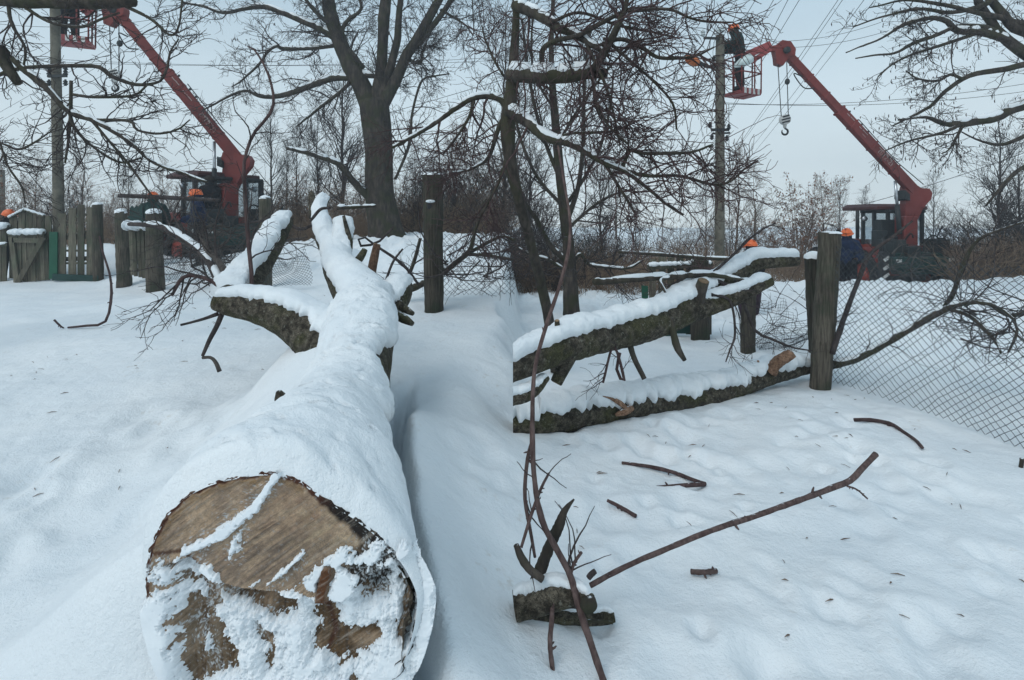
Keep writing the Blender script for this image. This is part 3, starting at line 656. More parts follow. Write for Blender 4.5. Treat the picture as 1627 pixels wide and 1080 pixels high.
    BL = [((442, 752, 405, 806), 7, 1), ((405, 806, 352, 848), 9, .9), ((352, 848, 300, 872), 8, .65), ((384, 842, 370, 876), 8, .4), ((455, 905, 482, 876), 4, .55), ((428, 925, 450, 905), 4, .45), ((395, 935, 420, 915), 3, .3),
          ((258, 905, 300, 912), 17, .45), ((240, 985, 262, 1080), 26, 1), ((245, 960, 300, 950), 18, .6), ((330, 905, 350, 950), 12, .6), ((352, 950, 372, 1005), 15, .65), ((372, 1000, 400, 1090), 26, .85), ((385, 985, 425, 1010), 14, .6), ((455, 965, 470, 1090), 34, 1.1), ((445, 950, 498, 965), 15, 1), ((500, 925, 545, 880), 13, .85),
          ((545, 920, 548, 990), 22, 1), ((570, 985, 610, 985), 26, .95), ((600, 1020, 600, 1100), 30, 1.1), ((560, 890, 600, 880), 17, .5), ((625, 915, 630, 990), 12, .6), ((640, 1050, 590, 1120), 50, 1.2), ((500, 1100, 340, 1120), 40, 1), ((310, 1000, 315, 1050), 6, .35), ((342, 985, 345, 990), 10, .5), ((545, 1085, 540, 1095), 16, .6), ((420, 1100, 520, 1060), 20, .9), ((656, 900, 640, 870), 12, .7), ((676, 900, 672, 1080), 26, 1.3), ((620, 890, 640, 930), 7, .6)]
    for a, w_, s_ in BL: fld = np.maximum(fld, s_ * (1.15 - seg(*a) / w_))
    for a, w_ in (((524, 902, 507, 965), 9), ((360, 940, 435, 965), 22), ((535, 1040, 575, 1030), 20), ((648, 940, 640, 1020), 10), ((300, 1090, 300, 970), 14)):
        fld = np.minimum(fld, (seg(*a) / w_ - 1) * .9 + .1)
    tk = fld * .95 + nz1 * 1.15 + nz2 * .55 + fbm(x / 2.2, y / 2.2, None, 2, 95) * .35 - .17
    tk = np.maximum(tk, -.5)
    lowm = lower(x, y)
    inside = np.interp(np.arctan2(-(y - pc[1]), x - pc[0]), th, rr) - np.hypot(x - pc[0], y - pc[1]); ok = (tk > -.16) & (inside > -6 - 20 * smooth(560, 640, x))
    zz = np.where(tk > 0, np.minimum(np.maximum(tk, 0) * .05, .012) + .016 * lowm * smooth(.15, .9, tk), tk * .11) - lowm * .050 - lowm * .014 * fbm(x / 22, y / 22, None, 4, 5) + nz2 * .001
    V = np.stack([(x - CX) / F * d, d - .0055 - zz, CAMZ + (HY - y) / F * d], -1).reshape(-1, 3)
    i = (np.arange(g - 1)[:, None] * g + np.arange(g - 1)[None]); q = np.stack([i, i + g, i + g + 1, i + 1], -1).reshape(-1, 4); okr = ok.ravel(); q = q[okr[q].all(1)]
    us, inv = np.unique(q, return_inverse=True); MB().add(V[us], inv.reshape(-1, 4)).build('face_snow', M['snow_powder'], root, True)
felled_log()

# ------------------------------------------------------------------ the right-hand logs
def right_logs():
    b0 = W(960, 640, 4.0)
    root = thing('leaning_log', 'mossy forked log with snow along its back, propped above the snow', 'log', (b0[0], b0[1], gz(b0[0], b0[1])))
    P, R = log_part(root, 'trunk', [(815, 588, 40, 3.35), (857, 566, 46, 3.5), (900, 550, 50, 3.65), (950, 536, 51, 3.85), (1040, 512, 52, 4.25), (1100, 483, 50, 4.55), (1130, 465, 42, 4.7), (1158, 446, 32, 4.8), (1185, 427, 25, 4.9), (1210, 417, 22, 4.95), (1265, 414, 18, 5.1)], 150, .075, -72, 42, 41, .14, ends=(0, .05), sq=.3, ax=(1, 0, 0))
    log_part(root, 'limb', [(1095, 492, 44, 4.5), (1125, 486, 32, 4.55), (1172, 471, 25, 4.6), (1200, 457, 21, 4.65), (1224, 446, 17, 4.7)], 60, .05, -72, 42, 43, .12)
    log_part(root, 'limb', [(815, 634, 22, 3.25), (835, 628, 22, 3.3), (852, 618, 18, 3.4), (868, 600, 12, 3.5)], 30, .03, -70, 40, 44, .12, ends=(0, .03), sq=.1, ax=(1, 0, 0))
    stub(root, [(921, 528, 24, 3.7), (908, 560, 24, 3.62), (895, 585, 22, 3.6), (884, 608, 19, 3.58)], cutmat='wood_pale')
    stub(root, [(886, 535, 10, 3.6), (886, 522, 9, 3.58), (885, 509, 8, 3.56)])
    stub(root, [(1108, 490, 22, 4.5), (1112, 465, 20, 4.45), (1118, 446, 18, 4.4)], mat='bark_limb')
    stub(root, [(1000, 545, 10, 4.0), (1008, 570, 9, 3.95), (1024, 602, 8, 3.9)], mat='bark_limb', cutmat=None)
    stub(root, [(1064, 505, 12, 4.2), (1070, 530, 11, 4.2), (1076, 552, 12, 4.2), (1088, 572, 7, 4.2)], mat='bark_limb', cutmat=None)
    P1, R1 = path([(1205, 448, 5), (1170, 443, 6), (1125, 436, 9), (1070, 439, 10), (1010, 443, 10), (960, 447, 11), (945, 447, 11)], 4.7, 4.3, 20)
    b = MB(); b.tube(P1, R1, 10); b.build('branch', M['bark_limb'], root, True)
    P2, R2 = path([(1070, 440, 6), (1050, 446, 6), (1058, 465, 5), (1066, 485, 4)], 4.5, 4.3, 12); b = MB(); b.tube(P2, R2, 8); b.build('branch', M['bark_limb'], root, True)
    P3, R3 = path([(1100, 436, 4), (1150, 450, 6), (1180, 480, 6), (1200, 525, 5), (1230, 540, 4), (1260, 552, 3), (1290, 557, 2)], 4.6, 4.7, 18); b = MB(); b.tube(P3, R3, 6); b.build('branch', M['twig_dark'], root, True)
    P4, R4 = path([(1130, 468, 6), (1160, 478, 4), (1168, 530, 4), (1160, 555, 3), (1153, 575, 2)], 4.5, 4.5, 14); b = MB(); b.tube(P4, R4, 6); b.build('branch', M['twig_dark'], root, True)
    P5, R5 = path([(1130, 435, 5), (1165, 405, 4), (1190, 380, 4), (1215, 362, 3), (1232, 355, 2)], 4.7, 5.0, 14); b = MB(); b.tube(P5, R5, 6); b.build('branch', M['twig_dark'], root, True)
    P6, R6 = path([(985, 560, 5), (980, 590, 5), (992, 605, 5), (975, 550, 4), (958, 608, 4)], 3.9, 3.8, 14); b = MB(); b.tube(P6, R6, 6); b.build('branch', M['twig_red'], root, True)
    rg = np.random.RandomState(9); b = MB(); Ps, Rs = stack([(P1, R1), (P3, R3), (P4, R4), (P5, R5), (P6, R6)], 14)
    A1 = spawn(rg, Ps, Rs, 8, (.15, .5), (25, 75), 7, -.02, .2, .5, .0025, .25); A2 = spawn(rg, *A1, 3, (.08, .25), (25, 65), 5, -.02, .22, .6, .002)
    add_tubes(b, *A1, 5); add_tubes(b, *A2, 3); b.build('twigs', M['twig_dark'], root, True, kind='stuff')
    b = MB(); snow_on(b, P1, R1, rg, .9, cut=.15); snow_on(b, P2, R2, rg, 1.0, cut=.2); b.build('snow_ridge', M['snow_cap'], root, True)
    # lower log
    b0 = W(1100, 650, 4.3)
    root = thing('sunken_log', 'long low log half sunk in snow below the leaning log, bark showing along its side', 'log', (b0[0], b0[1], gz(b0[0], b0[1])))
    log_part(root, 'trunk', [(815, 674, 50, 3.85), (880, 664, 50, 4.0), (960, 652, 44, 4.2), (1040, 640, 42, 4.45), (1110, 630, 40, 4.7), (1165, 616, 36, 4.9), (1215, 597, 32, 5.1), (1260, 588, 24, 5.3), (1300, 583, 14, 5.45), (1335, 580, 8, 5.5)], 170, .09, -100, 58, 51, .16, rag=32, ends=(0, .05), sq=.3, ax=(1, 0, 0))
    stub(root, [(1222, 588, 26, 5.05), (1234, 577, 20, 5.02), (1246, 569, 18, 5.0), (1260, 561, 15, 4.98)], mat='wood_split', cutmat='wood_pale', rough=.5, sides=22, n=16)
    for rows in ([(1000, 655, 6, 4.15), (985, 640, 9, 4.1), (968, 632, 4, 4.08), (955, 629, 2, 4.07)], [(1002, 648, 12, 4.2), (992, 654, 13, 4.12), (978, 659, 5, 4.1)], [(1210, 588, 5, 5.0), (1204, 572, 3, 5.0)]):
        stub(root, rows, mat='wood_split' if rows[0][2] < 15 else 'bark_log', cutmat=None, rough=.35)
right_logs()

# ------------------------------------------------------------------ posts, gates, fences
def post_mesh(root, name, px0, py0, px1, py1, w0, w1, d, mat='wood_post', cap=.03, seed=1, flat=.10, sides=40, sink=.25):
    """round timber post from its top (px0,py0) to its foot (px1,py1)"""
    a, b = W(px1, py1, d), W(px0, py0, d); dn = (a - b) / np.linalg.norm(a - b); a = a + dn * sink
    n = 30; k = np.linspace(0, 1, n)[:, None]; P = a + (b - a) * k + np.random.RandomState(seed).normal(0, .002, (n, 3)); R = (w1 + (w0 - w1) * k[:, 0]) / 2 / F * d
    V, Q, T = bark_tube(P, R, sides, flat, seed, .6, 12); o = MB().add(V, Q, T).build(name, M[mat], root, True)
    if cap:
        r = R[-1]; g = MB(); g.ball(b - np.array((0, 0, .01)), (r * 1.03, r * 1.03, cap + .01), 16, 6, -5)
        V = g.V[0]; V[:, 2] += fbm(V[:, 0] * 18, V[:, 1] * 18, None, 2, seed) * cap * .8; g.build('snow_cap', M['snow_cap'], o, True)
    return o
def lone_post(label, *a, knots=(), **k):
    d = a[6]; b = W(a[2], a[3], d); root = thing('fence_post', label, 'post', b, group=None); post_mesh(root, 'post_shaft', *a, **k)
    for (x, y, r) in knots:
        q = W(x, y, d - .10); m = MB(); m.ball(q, (r, r * .6, r * 1.3), 12, 8); m.build('knot', M['paint_black'], root, True)
        m = MB(); m.ball(q + np.array((0, -.01, r * 1.25)), (r * 1.3, r * .9, r * .45), 12, 6); m.build('snow_cap', M['snow_cap'], root, True)
    return root
lone_post('thick round fence post with a knot and thin snow cap, right of the felled trunk', 688, 277, 689, 492, 33, 30, 6.6, cap=.025, seed=3, knots=[(684, 327, .045)])
lone_post('tall split-topped wooden post at the corner where the wire fence starts', 1319, 369, 1303, 617, 33, 31, 5.2, cap=.012, seed=4)
lone_post('dark leaning post with a snow lump on top, just behind the corner post', 1294, 408, 1300, 575, 30, 24, 5.5, cap=.06, seed=5)
lone_post('dark stump-like post standing under the end of the leaning log', 1191, 455, 1188, 560, 20, 24, 6.6, cap=0, seed=6)
lone_post('short snow-capped post showing above the brush pile, left of the snowy fork', 421, 314, 422, 440, 17, 20, 8.5, cap=.04, seed=7)

def board(root, x0, x1, y0, y1, d, t=.022, mat='wood_board', lean=0.0, name='board', tilt=0.0, seed=0, pointed=0):
    """one upright board; x and y in photograph pixels at depth d, lean = px shift of its top"""
    r = random.Random(seed * 7 + int(x0 * 13) + int(y0)); dy = r.uniform(-.018, .018); y0 = y0 + r.uniform(-2.2, 2.2); lean = lean + r.uniform(-.9, .9)
    pts = [W(x0, y1, d), W(x1, y1, d)]
    ytr = y0 + r.uniform(-1.2, 1.2)
    if pointed: pts += [W(x1 + lean, y0 + pointed, d), W((x0 + x1) / 2 + lean, y0, d), W(x0 + lean, y0 + pointed, d)]
    else: pts += [W(x1 + lean, ytr, d), W(x0 + lean, y0, d)]
    m = MB(); m.prism(pts, (0, 1, 0), t); V = m.V[0]; V[:, 1] += dy; return m.build(name, M[mat], root)
def rail(root, ax, ay, bx, by, h, d, t=.04, mat='wood_board', name='rail', snow=0.0):
    a, b = W(ax, ay, d), W(bx, by, d); n = np.array((-(b - a)[2], 0, (b - a)[0])); n /= np.linalg.norm(n); n = n * (h / F * d / 2)
    m = MB(); m.prism([a - n, b - n, b + n, a + n], (0, 1, 0), t); o = m.build(name, M[mat], root)
    if snow:
        P = a + n + (b - a) * np.linspace(0.01, .99, 40)[:, None]; r = snow * (.6 + .8 * vnoise(np.arange(40) * .6, np.full(40, ax))); r[0] = r[-1] = .004
        g = MB(); g.tube(P, r, 10); V = g.V[0]; V[:, 1] = (V[:, 1] - d) * 1.5 + d; g.build('snow_cap', M['snow_cap'], o, True)
    return o
def gates():
    d = 12.0
    r = thing('plank_gate', 'low plank gate with diagonal brace and snow along its top rail, far left', 'gate', W(48, 450, d))
    for i in range(8): x = 22 + i * 7.2; board(r, x, x + 6.6, 380, 449 - i * .6, d, lean=-1 - i * .3, seed=i)
    rail(r, 13, 372, 70, 371, 7, d - .06, snow=.06); rail(r, 20, 381, 66, 382, 8, d - .05); rail(r, 69, 377, 28, 450, 8, d - .09, name='brace'); rail(r, 18, 376, 28, 452, 8, d - .05, name='stile')
    r = thing('gabled_board_fence', 'board fence with a pointed snow-edged top standing behind the plank gate', 'fence', W(44, 440, d + .3))
    for i in range(9):
        x = 16 + i * 6.2; top = np.interp(x + 3, [14, 39, 72], [346, 333, 344]); board(r, x, x + 5.8, top, 442, d + .3, seed=40 + i)
    rail(r, 14, 346, 39, 333, 3, d + .24, name='top_trim', snow=.025); rail(r, 39, 333, 70, 343, 3, d + .24, name='top_trim', snow=.025)
    r = thing('low_fence_panel', 'sagging grey fence panel with snow on top at the left picture edge', 'fence', W(-10, 440, d + .2))
    for i in range(7): x = -48 + i * 8.5; board(r, x, x + 7.5, 366 - i * .8, 448, d + .2, seed=60 + i)
    rail(r, -50, 365, 14, 360, 5, d + .15, snow=.07); rail(r, -50, 395, 12, 388, 5, d + .1, snow=.03)
    r = thing('picket_gate', 'tall grey picket gate with one bright green board and dark green bottom rail', 'gate', W(118, 446, d))
    board(r, 73, 83, 342, 440, d + .06, seed=80); g = board(r, 78, 91, 368, 443, d - .05, mat='paint_green'); g['label'] = 'bright green painted board'
    for i, (x0, x1, t, b) in enumerate([(92, 105, 338, 441), (108, 120, 330, 440), (123, 133.5, 327, 440), (137, 148, 328, 440)]): board(r, x0, x1, t, b, d, seed=90 + i, mat='wood_board')
    for i, x in enumerate((104.5, 119.5, 133)):
        for y in (347 - i * 3, 357 - i * 3, 372 - i * 2, 398, 418): m = MB(); m.bbox(W(x + 2.2, y, d + .01), (.07, .02, .05)); m.build('spacer', M['wood_board'], r)
    rail(r, 88, 377, 150, 374, 9, d + .05); rail(r, 90, 412, 150, 410, 7, d + .05); rail(r, 84, 440, 157, 443, 11, d - .07, mat='paint_green_dark', name='bottom_rail')
    lone_post('dark square-topped gate post at the right side of the green-railed picket gate', 155, 324, 156, 447, 14, 15, d, cap=.05, seed=11)
    lone_post('broad dark gate post with flat snow cap, left of the leaning plank panel', 192, 337, 197, 437, 17, 22, 11.2, cap=.07, seed=12)
    lone_post('big mossy post with rounded snow cap in front of the green pickets', 244, 338, 247, 458, 22, 27, 10.6, cap=.085, seed=13)
    r = thing('leaning_gate', 'leaning plank panel with snowy top rail between two gate posts', 'gate', W(222, 440, 11))
    for i in range(6): x = 205 + i * 6.2; board(r, x + 3, x + 8.4, 364, 437 + i * 1.6, 11.0, lean=-3, seed=120 + i)
    rail(r, 200, 361, 246, 363, 7, 10.92, snow=.085); rail(r, 207, 425, 244, 438, 5, 11.06)
    r = thing('green_picket_fence', 'dark green pointed pickets showing above the plank panel', 'fence', W(230, 420, 12.3))
    for i in range(6): board(r, 206 + i * 8, 213 + i * 8, 325 + (i % 2), 420, 12.3, mat='paint_green_dark', pointed=5, name='picket')
    rail(r, 204, 345, 256, 345, 5, 12.34, mat='paint_green_dark')
    # right-hand picture: old gate behind the logs
    d = 8.0; r = thing('broken_gate', 'dark broken board gate behind the leaning log, with a green panel', 'gate', W(1085, 535, d))
    for i, (x0, x1, t, b) in enumerate([(1032, 1042, 412, 520), (1046, 1057, 404, 524), (1061, 1071, 408, 530), (1075, 1086, 402, 528), (1090, 1101, 406, 531), (1104, 1116, 403, 532), (1119, 1130, 406, 531)]): board(r, x0, x1, t, b, d, seed=150 + i, mat='wood_post' if i > 2 else 'wood_board')
    rail(r, 1028, 424, 1132, 420, 8, d - .05, mat='wood_post', snow=.03); rail(r, 1030, 495, 1132, 492, 8, d - .05, mat='wood_post')
    g = board(r, 1020, 1030, 455, 478, d - .02, mat='paint_green'); board(r, 1048, 1070, 508, 540, d - .1, mat='paint_green_dark', name='green_panel'); board(r, 1074, 1096, 506, 530, d - .1, mat='paint_green_dark', name='green_panel')
    lone_post('stout brown gate post behind the logs, beside the green panel', 1112, 412, 1113, 531, 26, 30, 7.7, cap=.05, seed=14)
    P, R = path([(983, 400, 5), (1060, 405, 6), (1140, 411, 6), (1215, 411, 5)], 7.2, 7.6, 12); b = MB(); b.tube(P, R, 8); g = MB(); snow_on(g, P, R, np.random.RandomState(4), .7)
    r = thing('fence_pole', 'thin dark horizontal pole laid across the posts behind the leaning log', 'pole', P[0]); b.build('shaft', M['bark_limb'], r, True); g.build('snow_ridge', M['snow_cap'], r, True)
    P, R = path([(188, 311, 6), (230, 312, 7), (290, 315, 7), (350, 318, 5)], 9.6, 9.8, 12); b = MB(); b.tube(P, R, 8)
    r = thing('fence_pole', 'thin dark pole lying level in front of the tractor cab, at helmet height', 'pole', P[0]); b.build('shaft', M['twig_dark'], r, True)
gates()
def netting(label, A, B, h, seed, cell=.062, sag=.03, posts=(), rad=.0024, lean=0.0, crumple=0.0, top=None):
    """woven wire fence between foot points A and B"""
    A = np.asarray(A, float); B = np.asarray(B, float); L = np.linalg.norm(B[:2] - A[:2]); rg = np.random.RandomState(seed)
    root = thing('wire_fence', label, 'fence', A)
    n = int(L / cell) + 2; hc = cell * .5; nv = int(h / hc); pts = []; t = np.arange(nv + 1)
    for sgn in (1, -1):
        for k in range(-nv, n + nv):
            u = (k + sgn * t * .5) * cell; ok = (u >= 0) & (u <= L)
            if ok.sum() < 3: continue
            idx = np.where(ok)[0]; pts.append(np.stack([np.interp(np.linspace(idx[0], idx[-1], 18), t, u), np.linspace(idx[0], idx[-1], 18) * hc], 1))
    U = np.array(pts); u, v = U[..., 0], U[..., 1]; f = u / L
    base = A + (B - A) * f[..., None]; nrm = np.array((-(B - A)[1], (B - A)[0], 0)) / L
    bow = fbm(u * 1.3, v * 1.3, None, 3, seed) * 2.6; bow2 = fbm(u * 1.1 + 9, v * 1.4, None, 3, seed + 3) * 2
    sagz = -sag * np.sin(np.clip(f, 0, 1) * np.pi) * (v / h)
    P = base + nrm * ((bow * (.05 + crumple) + lean * v / h)[..., None]) + np.array((0, 0, 1.)) * (v * (1 - crumple * .8 * (.5 + bow2)) + sagz + bow2 * (.02 + crumple * .3))[..., None]
    P = P + rg.normal(0, cell * .045, P.shape); keep = rg.uniform(0, 1, len(P)) > .03; P = P[keep]
    b = MB(); add_tubes(b, P, np.full(P.shape[:2], rad), 3); b.build('wire_mesh', M['wire'], root, True, kind='stuff')
    return root
A = W(1322, 606, 5.15); B = W(1640, 728, 3.55)
r = netting('rusty diamond wire fence running from the corner post toward the right edge', A, B + np.array((.25, -.35, 0)), 1.32, 5, sag=.06)
post_mesh(r, 'stake', 1624, 728, 1622, 768, 6, 7, 3.4, mat='wood_post', cap=0, seed=8, sides=12)
A = W(700, 470, 7.0); B = W(822, 466, 7.3); netting('slack diamond wire fence behind the snow-capped knotted post', A, B, .84, 6, cell=.078, sag=.05, rad=.003)
A = W(425, 448, 8.2); B = W(500, 455, 7.8); netting('crumpled wire netting sagging between the two snowy limbs', A, B, .70, 7, cell=.06, sag=.3, crumple=.22, rad=.0026)
A = W(262, 445, 9.8); B = W(390, 440, 9.2); netting('slack wire netting below the brush pile', A, B, .62, 8, cell=.07, sag=.12, crumple=.05, rad=.003)
A = W(1212, 545, 7.2); B = W(1292, 570, 6.0); netting('fallen crumpled wire netting beside the dark stump-like post', A, B, .75, 9, cell=.055, sag=.35, crumple=.3, rad=.0024, lean=.2)

# ------------------------------------------------------------------ power poles
def pole(label, px0, py0, px1, py1, w0, w1, d):
    foot = W(px1, py1, d); root = thing('power_pole', label, 'pole', foot)
    a, b = foot - np.array((0, 0, 1.2)), W(px0, py0, d); n = 40; k = np.linspace(0, 1, n)[:, None]; R = (w1 + (w0 - w1) * k[:, 0]) / 2 / F * d
    P = a + (b - a) * k; V, Q, T = bark_tube(P, R, 28, .012, 3, .2, 8); MB().add(V, Q, T).build('shaft', M['concrete'], root, True); return root
def insulator(root, p, s=1.0, mat='ceramic'):
    m = MB()
    for z, r in ((0, .03), (.03, .055), (.06, .035), (.085, .05), (.12, .025)): m.tube([p + np.array((0, 0, z * s)), p + np.array((0, 0, (z + .028) * s))], [r * s, r * s * .8], 10)
    m.build('insulator', M[mat], root, True)
dp = 14.6
pr = pole('tall concrete power pole beside the raised basket with the worker', 1144, 56, 1143, 450, 13, 16, dp)
def bits(root):
    m = MB(); m.bar(W(1143, 61, dp - .1), W(1118, 60, dp - .1), .06, .06); m.build('crossarm', M['steel_dark'], root)
    for x, y in ((1117, 58), (1142, 55), (1147, 52)): insulator(root, W(x, y, dp - .1), 1.3)
    m = MB(); m.bar(W(1130, 206, dp - .16), W(1158, 206, dp - .16), .07, .07); m.bar(W(1132, 212, dp + .16), W(1160, 211, dp + .16), .05, .05); m.build('bracket', M['steel_dark'], root)
    for x, y in ((1128, 203), (1131, 222), (1158, 206), (1155, 224), (1134, 98), (1133, 110)): insulator(root, W(x, y, dp - .2), 1.1, 'steel_dark')
    for y in (88, 104, 122, 150, 194): m = MB(); m.tube([W(1136, y, dp), W(1136, y + 1, dp)], .001, 4); m = MB(); ang = np.linspace(0, 2 * np.pi, 17); c = W(1143.5, y, dp); m.tube(np.stack([c[0] + np.cos(ang) * .135, c[1] + np.sin(ang) * .135, c[2] + .03 * np.sin(ang)], 1), .012, 6, False); m.build('band', M['steel_dark'], root, True)
    P, R = path([(1137, 104, 6), (1128, 106, 6), (1118, 103, 6), (1110, 98, 6)], dp - .15, dp - .5, 10); m = MB(); m.tube(P, R, 8); arm = m.build('lamp_arm', M['steel_dark'], root, True)
    c = W(1100, 96, dp - .6); m = MB(); ca, sa = math.cos(math.radians(-28)), math.sin(math.radians(-28)); Rm = np.array(((ca, 0, -sa), (0, 1, 0), (sa, 0, ca))); m.ball(c, (.22, .15, .13), 18, 12, -90, Rm); lh = m.build('lamp_head', M['lamp_glass'], root, True); lh['label'] = 'orange oval street lamp head'
    m = MB(); m.ball(c + np.array((0, .02, .03)), (.235, .16, .12), 18, 6, 5, Rm); m.build('lamp_hood', M['steel_dark'], root, True)
bits(pr)
pl = pole('grey-brown power pole rising out of the top left behind the picket gate', 84, -160, 97, 452, 12, 16.5, 12.6)
for y in (112, 120, 136):
    for x in (-1, 1): insulator(pl, W(91 + x * 13, y, 12.4), 1.0, 'steel_dark')
m = MB(); m.bar(W(76, 121, 12.4), W(106, 120, 12.4), .06, .06); m.build('bracket', M['steel_dark'], pl)
for i, (x, y0, y1, w_, d, lb) in enumerate([(4, 270, 380, 7, 26, 'thin dark far-off pole at the left picture edge'), (979, 337, 420, 3.4, 42, 'slim far pole standing by the snowy thicket'), (1200, 333, 400, 3.6, 40, 'slim far pole standing among the reddish shrubs')]):
    r = thing('far_pole', lb, 'pole', W(x, y1, d)); m = MB(); m.tube([W(x, y1 + 10, d), W(x, (y0 + y1) / 2, d), W(x, y0, d)], [w_ / 2 / F * d] * 2 + [w_ / 2.3 / F * d], 10); m.build('shaft', M['concrete'], r, True); m = MB(); m.bar(W(x - 3, y0 + 4, d), W(x + 3, y0 + 4, d), .05); m.build('crossarm', M['steel_dark'], r)
def wire(label, a, b, sag=.25, r=.009):
    a, b = np.asarray(a), np.asarray(b); t = np.linspace(0, 1, 24)[:, None]; P = a + (b - a) * t; P[:, 2] -= (4 * sag * t * (1 - t))[:, 0]
    m = MB(); m.tube(P, r, 4, False); o = m.build('power_line', M['cable'], None, True); tag(o, label, 'wire', 'power lines overhead')
ORD = ['first', 'second', 'third', 'fourth', 'fifth', 'sixth', 'seventh', 'eighth']
for i, (x0, y0, x1, y1) in enumerate([(955, 400, 1212, -20), (1000, 400, 1240, -20), (1020, 440, 1262, -20), (1010, 420, 1285, -25), (1040, 420, 1345, -20), (1165, 245, 1352, -20), (1165, 270, 1380, -10), (1150, 300, 1405, -20)]):
    wire(ORD[i] + ' from the left of the power lines slanting up behind the basket', W(x0, y0, 42), W(x1, y1, 17), .12, .011)
for lb, (x0, y0, x1, y1, d) in zip(('uppermost', 'second from top', 'third from top', 'lowest'), [(1175, 62, 1400, 35, 22), (1170, 72, 1420, 46, 22), (1150, 165, 1690, 122, 20), (1150, 163, 1690, 136, 20)]): wire(lb + ' of the near-level cables across the right-hand sky', W(x0, y0, d), W(x1, y1, d), .35, .009)
wire('single cable sloping down behind the right-hand tractor cab', W(1240, 355, 26), W(1700, 215, 20), .3, .012)
for lb, (x0, y0, x1, y1, d) in zip(('lower', 'middle', 'uppermost'), [(-60, 84, 860, 92, 24), (-60, 90, 860, 86, 24), (-60, 30, 300, 20, 22)]): wire(lb + ' of the near-level cables across the left-hand sky', W(x0, y0, d), W(x1, y1, d), .45, .009)
wire('cable sloping down to the left behind the left-hand tractor', W(120, 300, 30), W(870, 105, 20), .3, .011)
for i in range(3): wire(ORD[i] + ' from the top of the power lines slanting behind the left pole', W(-40, 200 + i * 14, 30), W(330, -20 + i * 22, 18), .1, .010)
wire('slack rope hanging below the worker basket beside the pole', W(1158, 165, 14.9), W(1159, 420, 14.9), 0.0, .008)

